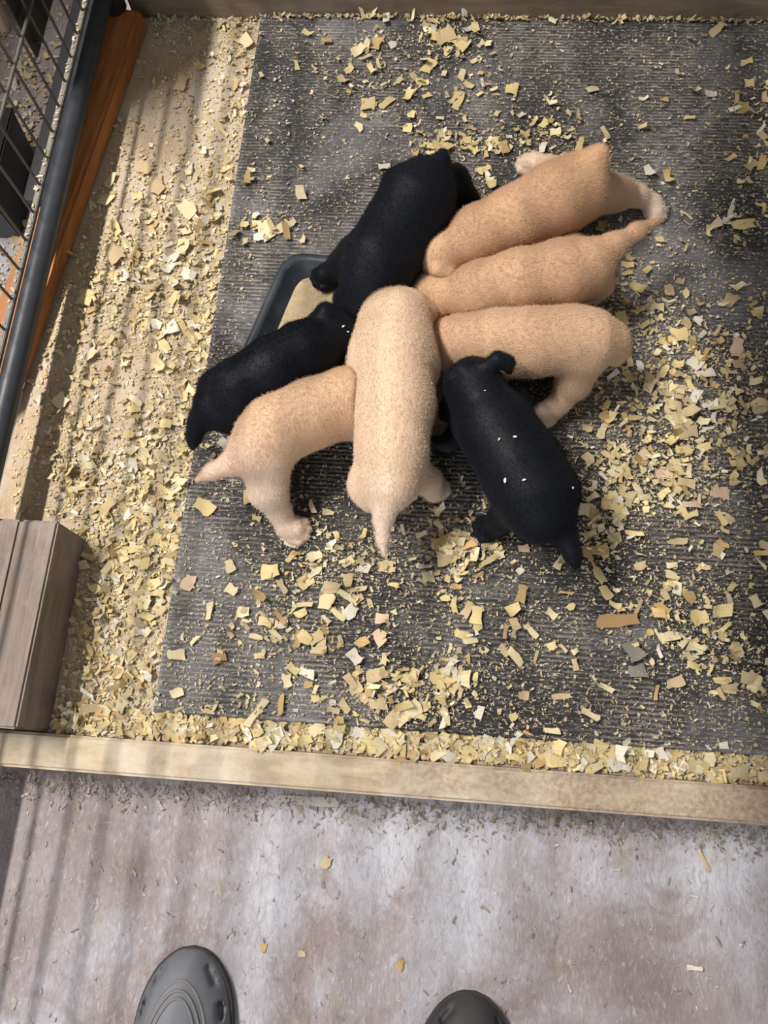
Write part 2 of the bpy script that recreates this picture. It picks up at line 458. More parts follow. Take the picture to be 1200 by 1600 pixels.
def tray_mesh():
    rings = []
    for dd, z, r in ((0.007, MAT_T - 0.0002, .03), (0.0, TZ - 0.010, .035), (0.0, TZ - 0.002, .035), (0.002, TZ, .035), (0.011, TZ, .032), (0.014, TZ - 0.003, .03), (0.030, MAT_T + 0.007, .026), (0.040, MAT_T + 0.005, .02)):
        rings.append([(p.x - tray_c.x, p.y - tray_c.y, z - MAT_T) for p in rounded_quad(inset(TQ, dd), r)])
    n = len(rings[0]); V = [v for r in rings for v in r]; F = []
    for k in range(len(rings) - 1):
        for i in range(n): F.append((k * n + i, k * n + (i + 1) % n, (k + 1) * n + (i + 1) % n, (k + 1) * n + i))
    F.append(tuple(range(n))[::-1]); F.append(tuple(range((len(rings) - 1) * n, len(rings) * n)))
    return mesh_from('feeding_tray', V, F)
tr = link('feeding_tray', tray_mesh(), MAT['tray'], None, True)
tr.location = (tray_c.x, tray_c.y, MAT_T)
tag(tr, 'black plastic feeding tray on the mat under the ring of puppies', 'tray')
FQ = [at(*p, MAT_T + 0.012)[:2] for p in ((478, 412), (418, 548), (690, 690), (760, 452))]
bm = bmesh.new()
ringv = []
pts = rounded_quad(FQ, .03, 8); cen = sum((Vector(p) for p in pts), Vector((0, 0))) / len(pts)
N = 60
def ring_at(pts, s, z, jit):
    n = len(pts); out = []
    for i in range(N):
        u = i / N * n; a = pts[int(u) % n]; b = pts[(int(u) + 1) % n]; p = a.lerp(b, u - int(u))
        p = cen + (p - cen) * (s + random.uniform(-jit, jit))
        out.append((p.x - tray_c.x, p.y - tray_c.y, z))
    return out
rr = [ring_at(pts, 1.03, 0.0055, 0.012), ring_at(pts, 1.0, 0.0105, 0.012)] + [ring_at(pts, s_, 0.012 + random.uniform(-.0004, .0004), 0.0) for s_ in (.96, .8, .6, .4, .2)]
V = [v for r in rr for v in r] + [(cen.x - tray_c.x, cen.y - tray_c.y, 0.012)]
F = [(k * N + i, k * N + (i + 1) % N, (k + 1) * N + (i + 1) % N, (k + 1) * N + i) for k in range(len(rr) - 1) for i in range(N)]
F += [((len(rr) - 1) * N + i, (len(rr) - 1) * N + (i + 1) % N, len(V) - 1) for i in range(N)]
bm.free()
fd = link('puppy_gruel', mesh_from('puppy_gruel', V, F), MAT['food'], None, True)
fd.location = (tray_c.x, tray_c.y, MAT_T)
tag(fd, 'tan wet puppy gruel spread in the black tray', 'food')

# ------------------------------------------------------------------ implicit bodies
def surface_nets(D, org, h):
    ins = D < 0
    nx, ny, nz = D.shape
    c = lambda a, i, j, k: a[i:nx - 1 + i, j:ny - 1 + j, k:nz - 1 + k]
    cnt = sum(c(ins, i, j, k).astype(np.int8) for i in (0, 1) for j in (0, 1) for k in (0, 1))
    act = (cnt > 0) & (cnt < 8)
    ids = np.full(act.shape, -1, np.int64); ids[act] = np.arange(act.sum())
    ci = np.argwhere(act)
    corner = {(i, j, k): D[ci[:, 0] + i, ci[:, 1] + j, ci[:, 2] + k] for i in (0, 1) for j in (0, 1) for k in (0, 1)}
    acc = np.zeros((len(ci), 3)); num = np.zeros(len(ci))
    for a in corner:
        for ax in range(3):
            if a[ax] == 0:
                b = list(a); b[ax] = 1; b = tuple(b)
                da, db = corner[a], corner[b]
                m = (da < 0) != (db < 0)
                tt = np.where(m, da / np.where(m, da - db, 1), 0)
                p = np.tile(np.array(a, float), (len(ci), 1)); p[:, ax] += tt
                acc[m] += p[m]; num[m] += 1
    V = org + h * (ci + acc / num[:, None])
    F = []
    for ax in range(3):
        u, v = (ax + 1) % 3, (ax + 2) % 3
        s0 = [slice(1, -1)] * 3; s0[ax] = slice(0, -1); s1 = list(s0); s1[ax] = slice(1, None)
        A, B = ins[tuple(s0)], ins[tuple(s1)]
        e = np.argwhere(A != B); flip = A[A != B]
        off = np.array([1, 1, 1]); off[ax] = 0
        e = e + off
        def cid(du, dv):
            q = e.copy(); q[:, u] += du; q[:, v] += dv
            return ids[q[:, 0], q[:, 1], q[:, 2]]
        Q = np.stack([cid(-1, -1), cid(0, -1), cid(0, 0), cid(-1, 0)], 1)
        Q[~flip] = Q[~flip][:, ::-1]
        F.append(Q)
    F = np.concatenate(F)
    return V, F[(F >= 0).all(1)]

def cone_d(P, a, b, r0, r1):
    ba = (b - a).astype(P.dtype); L2 = max(float(ba @ ba), 1e-12)
    q = P - a.astype(P.dtype)
    t_ = np.clip((q @ ba) / L2, 0, 1)
    q = q - t_[..., None] * ba
    return np.sqrt(np.einsum('...i,...i->...', q, q)) - (r0 + (r1 - r0) * t_)

def field(prims, P, lo, h):
    """smooth union of tapered limbs; each limb is only evaluated near itself"""
    D = np.full(P.shape[:3], 0.05, np.float32); n3 = np.array(P.shape[:3])
    for (a, b, r0, r1, k, col) in prims:
        R_ = max(r0, r1) + k + 3 * h
        i0 = np.clip(np.floor((np.minimum(a, b) - R_ - lo) / h).astype(int), 0, n3)
        i1 = np.clip(np.ceil((np.maximum(a, b) + R_ - lo) / h).astype(int) + 1, 0, n3)
        if (i1 <= i0).any(): continue
        sl = tuple(slice(u, v) for u, v in zip(i0, i1))
        e = cone_d(P[sl], a, b, r0, r1); d = D[sl]
        hh = np.maximum(k - np.abs(d - e), 0) / k
        D[sl] = np.minimum(d, e) - hh * hh * (k * 0.25)
    return D

CREAM = np.array((0.62, 0.40, 0.235)); PALE = np.array((0.72, 0.58, 0.47)); TAN = np.array((0.54, 0.33, 0.19)); PINK = np.array((0.68, 0.49, 0.39))
BLK = np.array((0.0068, 0.0080, 0.0125))

class Pup:
    def __init__(self, black, tone=None):
        self.black = black; self.pr = []; self.extra = []
        self.base = BLK if black else (CREAM if tone is None else np.array(tone))
    def pt(self, q):
        p = at(q[0], q[1], q[2]); return p, max(q[3] * depth(p) / FPX - 0.0015, 0.003)
    def chain(self, qs, k=0.02, col=None):
        col = self.base if (col is None or self.black) else np.array(col)
        pts = [self.pt(q) for q in qs]
        for (a, r0), (b, r1) in zip(pts[:-1], pts[1:]):
            self.pr.append((a, b, r0, r1, k, col))
        return pts
    def raw(self, a, b, r0, r1, k=0.012, col=None):
        self.pr.append((np.array(a, float), np.array(b, float), r0, r1, k, self.base if (col is None or self.black) else np.array(col)))
    def paw(self, p, dirv, s=1.0, col=None):
        """p: wrist point near the ground; dirv: horizontal pointing of the toes"""
        dv = np.array([dirv[0], dirv[1], 0.0]); dv /= np.linalg.norm(dv); sd = np.array([-dv[1], dv[0], 0])
        g = np.array([p[0], p[1], self.gz + 0.0115 * s])
        col = PALE if col is None else col
        self.raw(p, g + dv * 0.008 * s, 0.0125 * s, 0.0125 * s, 0.012, col)
        self.raw(g, g + dv * 0.014 * s, 0.0120 * s, 0.0105 * s, 0.010, col)
        for j, (lat, fw) in enumerate(((-0.0138, 0.016), (-0.0048, 0.0220), (0.0048, 0.0220), (0.0138, 0.016))):
            q = g + dv * fw * s + sd * lat * s; q[2] = self.gz + 0.0072 * s
            self.raw(q - dv * 0.010 * s, q + dv * 0.004 * s, 0.0056 * s, 0.0056 * s, 0.0022, col)
    gz = MAT_T
    def leg(self, qs, toe, s=1.0, k=0.012, col=None):
        """leg drawn by pixel points; toe = pixel the paw points to"""
        n_ = len(qs) - 1
        for i_ in range(n_):
            w_ = (i_ + 0.35) / n_
            pts = self.chain(qs[i_:i_ + 2], k, self.base * (1 - w_) + PALE * w_ if col is None else col)
        p = pts[-1][0]; tgt = at(toe[0], toe[1], self.gz)
        self.paw(p, tgt[:2] - p[:2], s)
    def stand(self, q, side, r=0.020, toe=None, fwd=None):
        """a leg hidden below the trunk: straight down from a lateral offset"""
        p, rr = self.pt(q); p = p + side
        self.gz = MAT_T + (0.0125 if over_tray(p) else 0.0)
        g = p.copy(); g[2] = self.gz + 0.013
        m = (p + g) / 2 
        self.raw(p, m, r * 1.25, r * 0.72, 0.02)
        self.raw(m, g, r * 0.72, r * 0.62, 0.012, PALE)
        self.paw(g, fwd[:2], 0.95); self.gz = MAT_T
    def head(self, sk, mz, ears=True, rs=42, rm=20, col=None):
        a, ra = self.pt(sk + (rs,)); b, rb = self.pt(mz + (rm,))
        self.raw(a, a + (b - a) * 0.25, ra, ra * 0.86, 0.02, col)
        self.raw(a + (b - a) * 0.35, b, ra * 0.62, rb, 0.016, col)
        ax = (b - a) / np.linalg.norm(b - a); up = np.array([0, 0, 1.0]); up = up - ax * (up @ ax)
        if np.linalg.norm(up) < 0.35:
            up = np.array([0, 1.0, 0]); up = up - ax * (up @ ax)
        up /= np.linalg.norm(up); sd = np.cross(ax, up)
        if ears:
            for s_ in (-1, 1):
                e0 = a + sd * s_ * ra * 0.86 + up * ra * 0.45 - ax * ra * 0.15
                e1 = e0 + sd * s_ * ra * 0.30 - up * ra * 0.55
                e2 = e1 - up * ra * 0.50 + ax * ra * 0.1
                ec = TAN if col is None else col
                self.raw(e0, e1, ra * 0.30, ra * 0.30, 0.010, ec); self.raw(e1, e2, ra * 0.30, ra * 0.17, 0.008, ec)
        self.extra.append(('nose', b + ax * rb * 0.90 + up * rb * 0.25, rb * 0.38))
        for s_ in (-1, 1):
            self.extra.append(('eye', a + ax * ra * 0.86 + sd * s_ * ra * 0.42 + up * ra * 0.28, ra * 0.13))

def over_tray(p):
    c_ = np.array(tray_c[:]); ok = True
    for i in range(4):
        a = c_ + (np.array(TQ[i]) - c_) * 1.05; b = c_ + (np.array(TQ[(i + 1) % 4]) - c_) * 1.05
        f_ = lambda q: (b[0] - a[0]) * (q[1] - a[1]) - (b[1] - a[1]) * (q[0] - a[0])
        ok = ok and f_(p) * f_(c_) > 0
    return ok
pups = []
U = lambda a, b: np.append((at(b[0], b[1], 0)[:2] - at(a[0], a[1], 0)[:2]) / np.linalg.norm(at(b[0], b[1], 0)[:2] - at(a[0], a[1], 0)[:2]), 0)
def lateral(a, b):
    u = U(a, b); return np.array([-u[1], u[0], 0])

# D: pale cream pup in the middle, seen along its back
p = Pup(False, (0.69, 0.52, 0.375)); p.key = 'D'
p.chain([(617, 506, .112, 55), (614, 556, .116, 59), (615, 632, .112, 62), (612, 705, .112, 54), (609, 752, .108, 49)], 0.02)
p.chain([(583, 570, .108, 30), (585, 595, .10, 28)], .02); p.chain([(648, 570, .108, 30), (645, 595, .10, 28)], .02); p.chain([(588, 755, .098, 30), (592, 775, .09, 26)], .02)
p.head((620, 496, .075), (634, 520, .030), True, 46, 20)
p.chain([(618, 505, .085, 46), (614, 552, .105, 57)], 0.03)
p.chain([(606, 775, .118, 30), (599, 812, .112, 15), (598, 842, .108, 10), (601, 868, .106, 5)], 0.012, PALE)
f = U((610, 760), (615, 560)); s = lateral((610, 760), (615, 560))
p.leg([(640, 742, .085, 36), (668, 752, .055, 22), (677, 768, .028, 14)], (700, 752), 0.9)
p.stand((590, 760, .085, 20), s * 0.012, 0.022, fwd=f)
p.stand((615, 580, .085, 20), s * 0.036, 0.021, fwd=f); p.stand((615, 580, .085, 20), -s * 0.036, 0.021, fwd=f)
pups.append((p, 'pale cream puppy in the middle seen from behind, tail towards the front board'))

# E: cream pup on the left, hind leg stretched to the viewer
p = Pup(False, (0.61, 0.425, 0.28)); p.key = 'E'
p.chain([(585, 612, .085, 46), (540, 630, .095, 50), (485, 648, .102, 52), (432, 672, .104, 52), (398, 702, .100, 42)], 0.02)
p.head((612, 590, .060), (645, 575, .028), True, 36, 18)
p.chain([(388, 715, .108, 30), (362, 725, .104, 17), (332, 738, .098, 12), (308, 750, .094, 6)], 0.014, PINK)
p.leg([(415, 722, .085, 46), (420, 768, .062, 30), (437, 800, .038, 18), (449, 824, .022, 13)], (500, 840), 1.05, col=PALE)
f = U((400, 700), (560, 620)); s = lateral((400, 700), (560, 620))
p.stand((408, 690, .080, 20), s * 0.03, 0.022, fwd=f)
p.stand((545, 632, .075, 20), s * 0.03, 0.020, fwd=f); p.stand((545, 632, .075, 20), -s * 0.03, 0.020, fwd=f)
pups.append((p, 'cream puppy at the lower left with one hind leg stretched towards the front board'))

# F: black pup on the left
p = Pup(True); p.key = 'F'
p.chain([(508, 532, .098, 40), (478, 552, .106, 46), (430, 580, .106, 50), (375, 612, .100, 48), (344, 634, .092, 36)], 0.02)
p.head((524, 524, .090), (556, 540, .048), False, 41, 22)
p.chain([(496, 500, .118, 14), (510, 490, .124, 17), (528, 494, .116, 13), (538, 506, .10, 8)], 0.008)
p.chain([(325, 642, .095, 24), (309, 662, .080, 13), (303, 684, .060, 9), (301, 701, .046, 5)], 0.02)
f = U((350, 630), (500, 540)); s = lateral((350, 630), (500, 540))
for sg in (1, -1):
    p.stand((352, 628, .08, 20), s * 0.026 * sg, 0.021, fwd=f); p.stand((480, 556, .08, 20), s * 0.032 * sg, 0.020, fwd=f)
pups.append((p, 'black puppy on the left side of the tray beside the stretched cream one'))

# G: black pup at the top, forepaw in the tray
p = Pup(True); p.key = 'G'
p.chain([(585, 440, .098, 48), (597, 408, .108, 59), (624, 360, .112, 56), (655, 312, .118, 59), (673, 284, .125, 36)], 0.02)
p.chain([(572, 482, .072, 42), (585, 440, .09, 46)], 0.03)
p.head((572, 492, .062), (590, 540, .034), False, 42, 22)
p.chain([(550, 458, .090, 12), (536, 468, .080, 16), (531, 486, .066, 11)], 0.008)
p.chain([(676, 274, .138, 22), (690, 252, .150, 13), (692, 240, .154, 9)], 0.010)
p.gz = MAT_T + 0.012
p.leg([(556, 400, .085, 34), (533, 414, .055, 21), (520, 428, .032, 16)], (488, 446), 1.15)
p.gz = MAT_T
f = U((670, 290), (590, 430)); s = lateral((670, 290), (590, 430))
p.leg([(705, 290, .090, 34), (728, 318, .055, 22), (735, 330, .028, 14)], (700, 345), 1.0)
p.stand((650, 300, .085, 20), -s * 0.03, 0.022, fwd=f); p.stand((600, 415, .085, 20), s * 0.03, 0.02, fwd=f)
pups.append((p, 'black puppy at the top with its forepaw in the gruel'))

# A: tan cream pup, uppermost right, both hind legs splayed
p = Pup(False, (0.52, 0.325, 0.195)); p.key = 'A'
p.chain([(712, 391, .098, 32), (748, 368, .106, 43), (805, 342, .110, 46), (865, 312, .114, 52), (905, 290, .116, 47)], 0.02)
p.chain([(905, 318, .10, 34), (890, 330, .095, 30)], .02)
p.head((681, 403, .098), (652, 448, .045), True, 36, 18, (0.56, 0.36, 0.22))
p.chain([(905, 272, .126, 34), (930, 250, .142, 18), (940, 236, .150, 10)], 0.016, TAN)
p.leg([(878, 278, .085, 32), (856, 262, .045, 17), (836, 254, .026, 12)], (785, 252), 1.0)
p.leg([(915, 300, .092, 44), (962, 303, .060, 27), (994, 306, .042, 17), (1018, 318, .026, 12)], (1038, 350), 0.95, col=None)
f = U((900, 290), (710, 390)); s = lateral((900, 290), (710, 390))
for sg in (1, -1): p.stand((735, 375, .08, 20), s * 0.026 * sg, 0.020, fwd=f)
pups.append((p, 'tan puppy at the upper right with both hind legs splayed wide'))

# B: cream pup between A and C
p = Pup(False, (0.55, 0.355, 0.22)); p.key = 'B'
p.chain([(704, 462, .094, 28), (750, 456, .104, 43), (812, 440, .108, 46), (878, 428, .110, 49), (915, 420, .106, 45)], 0.02)
p.head((668, 462, .080), (640, 490, .045), True, 34, 18, (0.56, 0.355, 0.215))
p.chain([(922, 408, .122, 32), (958, 385, .122, 19), (995, 362, .118, 12), (1034, 342, .112, 6)], 0.014)
f = U((910, 420), (720, 460)); s = lateral((910, 420), (720, 460))
p.leg([(922, 432, .085, 36), (938, 446, .055, 20), (932, 455, .028, 13)], (900, 460), 0.95)
p.stand((900, 410, .08, 20), -s * 0.02, 0.020, fwd=f)
for sg in (1, -1): p.stand((735, 458, .08, 20), s * 0.024 * sg, 0.019, fwd=f)
pups.append((p, 'cream puppy squeezed between two others with a straight tail pointing up right'))

# C: cream pup, third on the right
p = Pup(False, (0.585, 0.395, 0.255)); p.key = 'C'
p.chain([(722, 535, .088, 44), (775, 538, .095, 51), (835, 536, .102, 51), (892, 530, .106, 48), (925, 532, .102, 42)], 0.02)
p.head((694, 540, .072), (668, 562, .036), True, 35, 18, (0.54, 0.33, 0.195))
p.chain([(935, 530, .112, 32), (962, 532, .106, 12), (968, 548, .085, 7), (962, 566, .070, 4)], 0.03)
p.leg([(905, 560, .085, 45), (895, 598, .056, 28), (876, 628, .034, 17), (862, 640, .024, 13)], (832, 662), 1.0)
f = U((920, 530), (730, 535)); s = lateral((920, 530), (730, 535))
p.stand((905, 515, .08, 20), -s * 0.01, 0.021, fwd=f)
for sg in (1, -1): p.stand((760, 537, .08, 20), s * 0.028 * sg, 0.02, fwd=f)
pups.append((p, 'cream puppy on the right whose hind leg steps down beside the black one'))

# I: black pup lower right
p = Pup(True); p.key = 'I'
p.chain([(752, 628, .116, 46), (776, 672, .112, 58), (812, 728, .112, 63), (838, 776, .110, 63), (846, 804, .104, 46)], 0.02)
p.head((740, 598, .122), (706, 640, .060), False, 42, 23)
p.chain([(760, 574, .150, 14), (778, 562, .160, 13), (793, 567, .156, 12), (796, 580, .148, 8)], 0.008)
p.chain([(722, 576, .145, 12), (708, 590, .132, 15), (700, 612, .110, 10)], 0.008)
p.chain([(868, 806, .105, 30), (886, 842, .098, 16), (895, 868, .094, 13), (899, 884, .092, 8)], 0.014)
p.leg([(805, 795, .080, 36), (782, 812, .045, 22), (775, 822, .026, 15)], (735, 830), 1.05)
f = U((845, 800), (760, 630)); s = lateral((845, 800), (760, 630))
p.stand((862, 780, .08, 20), -s * 0.012, 0.021, fwd=f)
for sg in (1, -1): p.stand((768, 650, .08, 20), s * 0.034 * sg, 0.021, fwd=f)
pups.append((p, 'black puppy at the lower right with white crumbs on its back'))

VOX = 0.0027
def fur_curves(name, V, Nn, flow, cols, n, length, rad, mat, parent, areas):
    pick = rng.choice(len(V), n, p=areas / areas.sum())
    root = V[pick] + rng.normal(0, VOX * 0.5, (n, 3))
    nn = Nn[pick]; fl_ = flow[pick]
    fl_ = fl_ - nn * np.sum(fl_ * nn, 1, keepdims=True)
    fl_ /= np.linalg.norm(fl_, axis=1, keepdims=True) + 1e-6
    ln = length * rng.uniform(0.6, 1.25, (n, 1))
    jit = rng.normal(0, 0.07, (n, 3))
    d1 = nn * 0.10 + fl_ * 0.97 + jit
    d2 = nn * 0.02 + fl_ * 1.0 + jit * 1.2
    p0 = root - nn * 0.001; p1 = root + d1 * ln * 0.45; p2 = p1 + d2 * ln * 0.55
    P = np.stack([p0, p1, p2], 1).reshape(-1, 3)
    hc = bpy.data.hair_curves.new(name)
    hc.add_curves([3] * n)
    hc.attributes['position'].data.foreach_set('vector', P.astype(np.float32).ravel()) if 'position' in hc.attributes else hc.position_data.foreach_set('vector', P.astype(np.float32).ravel())
    ra = hc.attributes.get('radius') or hc.attributes.new('radius', 'FLOAT', 'POINT')
    ra.data.foreach_set('value', np.tile(np.array([rad, rad * 0.8, rad * 0.15], np.float32), n))
    cc = cols[pick] * rng.uniform(0.93, 1.08, (n, 1))
    ca = hc.attributes.new('coat', 'FLOAT_COLOR', 'CURVE')
    ca.data.foreach_set('color', np.concatenate([cc, np.ones((n, 1))], 1).astype(np.float32).ravel())
    hc.materials.append(mat)
    o = bpy.data.objects.new('fur', hc); C.objects.link(o); o.parent = parent
    return o

FUR = True
boxes = []
for p, lab in pups:
    A = np.array([q[0] for q in p.pr] + [q[1] for q in p.pr]); r = max(max(q[2], q[3]) for q in p.pr)
    boxes.append((A.min(0) - 0.07, A.max(0) + 0.07))
for pi, (p, lab) in enumerate(pups):
    lo, hi = boxes[pi]; lo = lo.copy(); lo[2] = -0.004; hi = hi.copy()
    n3 = np.ceil((hi - lo) / VOX).astype(int) + 1
    gx, gy, gz_ = [lo[k] + VOX * np.arange(n3[k]) for k in range(3)]
    P = np.stack(np.meshgrid(gx, gy, gz_, indexing='ij'), -1).astype(np.float32)
    D = field(p.pr, P, lo, VOX)
    for pj, (q, _) in enumerate(pups):            # bodies press against each other: share the overlap evenly
        if pj == pi: continue
        l2, h2 = boxes[pj]
        i0 = np.maximum(np.floor((l2 - lo) / VOX).astype(int), 0); i1 = np.minimum(np.ceil((h2 - lo) / VOX).astype(int), n3)
        if (i1 <= i0).any(): continue
        sl = tuple(slice(a_, b_) for a_, b_ in zip(i0, i1))
        D2 = field(q.pr, P[sl], lo + i0 * VOX, VOX)
        D[sl] = np.maximum(D[sl], (D[sl] - D2) * 0.5 + 0.0006)
    gzv = P[..., 2]
    D = np.maximum(D, (MAT_T + 0.0004) - gzv)
    V, F = surface_nets(D, lo, VOX)
    # keep the largest connected piece
    lab_ = np.arange(len(V))
    for _ in range(400):
        m = lab_[F].min(1); new = lab_.copy(); np.minimum.at(new, F.ravel(), np.repeat(m, 4)); new = new[new]
        if (new == lab_).all(): break
        lab_ = new
    big_ = np.bincount(lab_).argmax(); keep = lab_ == big_
    F = F[keep[F[:, 0]]]; remap = np.cumsum(keep) - 1; V = V[keep]; F = remap[F]
    # light smoothing
    for _ in range(2):
        acc = np.zeros_like(V); num = np.zeros(len(V))
        for a_, b_ in ((0, 1), (1, 2), (2, 3), (3, 0)):
            np.add.at(acc, F[:, a_], V[F[:, b_]]); np.add.at(num, F[:, a_], 1)
        V = V * 0.5 + 0.5 * acc / num[:, None]
    V[:, 2] = np.maximum(V[:, 2], MAT_T + 0.0002)
    # coat colour and hair flow
    W = np.zeros((len(V), 1)); cols = np.zeros((len(V), 3)); flow = np.zeros((len(V), 3))
    for (a, b, r0, r1, k, col_) in p.pr:
        w_ = np.exp(-np.clip(cone_d(V, a, b, r0, r1), -0.02, 1) / 0.008)[:, None]
        ax = b - a; ax = ax / (np.linalg.norm(ax) + 1e-9)
        W += w_; cols += w_ * col_; flow += w_ * ax
    cols /= W; flow /= W
    org = np.array([V[:, 0].mean(), V[:, 1].mean(), MAT_T])
    me = mesh_np('puppy', V - org, F, 4)
    at_ = me.color_attributes.new('coat', 'FLOAT_COLOR', 'POINT')
    at_.data.foreach_set('color', np.concatenate([cols, np.ones((len(V), 1))], 1).astype(np.float32).ravel())
    body = link('puppy', me, MAT['black' if p.black else 'cream'], None, True)
    body.location = org
    tag(body, lab, 'puppy', 'puppies around the feeding tray')
    nrm = np.empty(len(V) * 3, np.float32); me.vertices.foreach_get('normal', nrm); nrm = nrm.reshape(-1, 3).astype(float)
    if FUR:
        up_w = np.clip(nrm[:, 2] + 0.55, 0.02, 1.0)
        fo = fur_curves('fur', V - org, nrm, flow, cols, 90000, 0.0024 if not p.black else 0.0022, 0.00011, MAT['black_fur' if p.black else 'cream_fur'], body, up_w)
        tag(fo, kind='stuff')
    for nm, pos, rad in p.extra:
        bm = bmesh.new(); bmesh.ops.create_uvsphere(bm, u_segments=14, v_segments=10, radius=rad)
        m2 = bpy.data.meshes.new(nm); bm.to_mesh(m2); bm.free()
        o = link(nm, m2, MAT[nm], body, True); o.location = pos - org

# crumbs on the black pup's back: dropped onto the fur
dg = bpy.context.evaluated_depsgraph_get()
def drop(px, py):
    o_ = Vector((0, 0, H)); d_ = Vector((at(px, py, 0) - np.array([0, 0, H])).tolist()).normalized()
    hit, loc, nor, *_ = scene.ray_cast(dg, o_ + d_ * 0.05, d_)
    return loc, nor
for (px, py, l_, an) in ((781, 687, 5, 60), (805, 684, 6, 0), (791, 750, 8, 85), (820, 750, 6, 20), (758, 612, 3, 0), (892, 762, 4, 90), (535, 511, 5, 40), (542, 519, 4, -20)):
    loc, nor = drop(px, py)
    bm = bmesh.new(); bmesh.ops.create_icosphere(bm, subdivisions=2, radius=1)
    for v in bm.verts: v.co *= 1 + 0.15 * math.sin(5 * v.co.x + 3 * v.co.y)
    m2 = bpy.data.meshes.new('crumb'); bm.to_mesh(m2); bm.free()
    o = link('crumb', m2, MAT['crumb'], None, True); s_ = l_ * 0.00045
    o.scale = (s_, s_ * 0.5, s_ * 0.45); o.location = loc + nor * 0.003; o.rotation_euler = (0, 0, math.radians(an))
    if px < 600: tag(o, 'tiny white food fleck on the head of the left black puppy', 'crumb', 'flecks on the left black puppy')
    else: tag(o, 'tiny white crumb lying on the back of the lower right black puppy', 'crumb', 'crumbs on the black puppy')

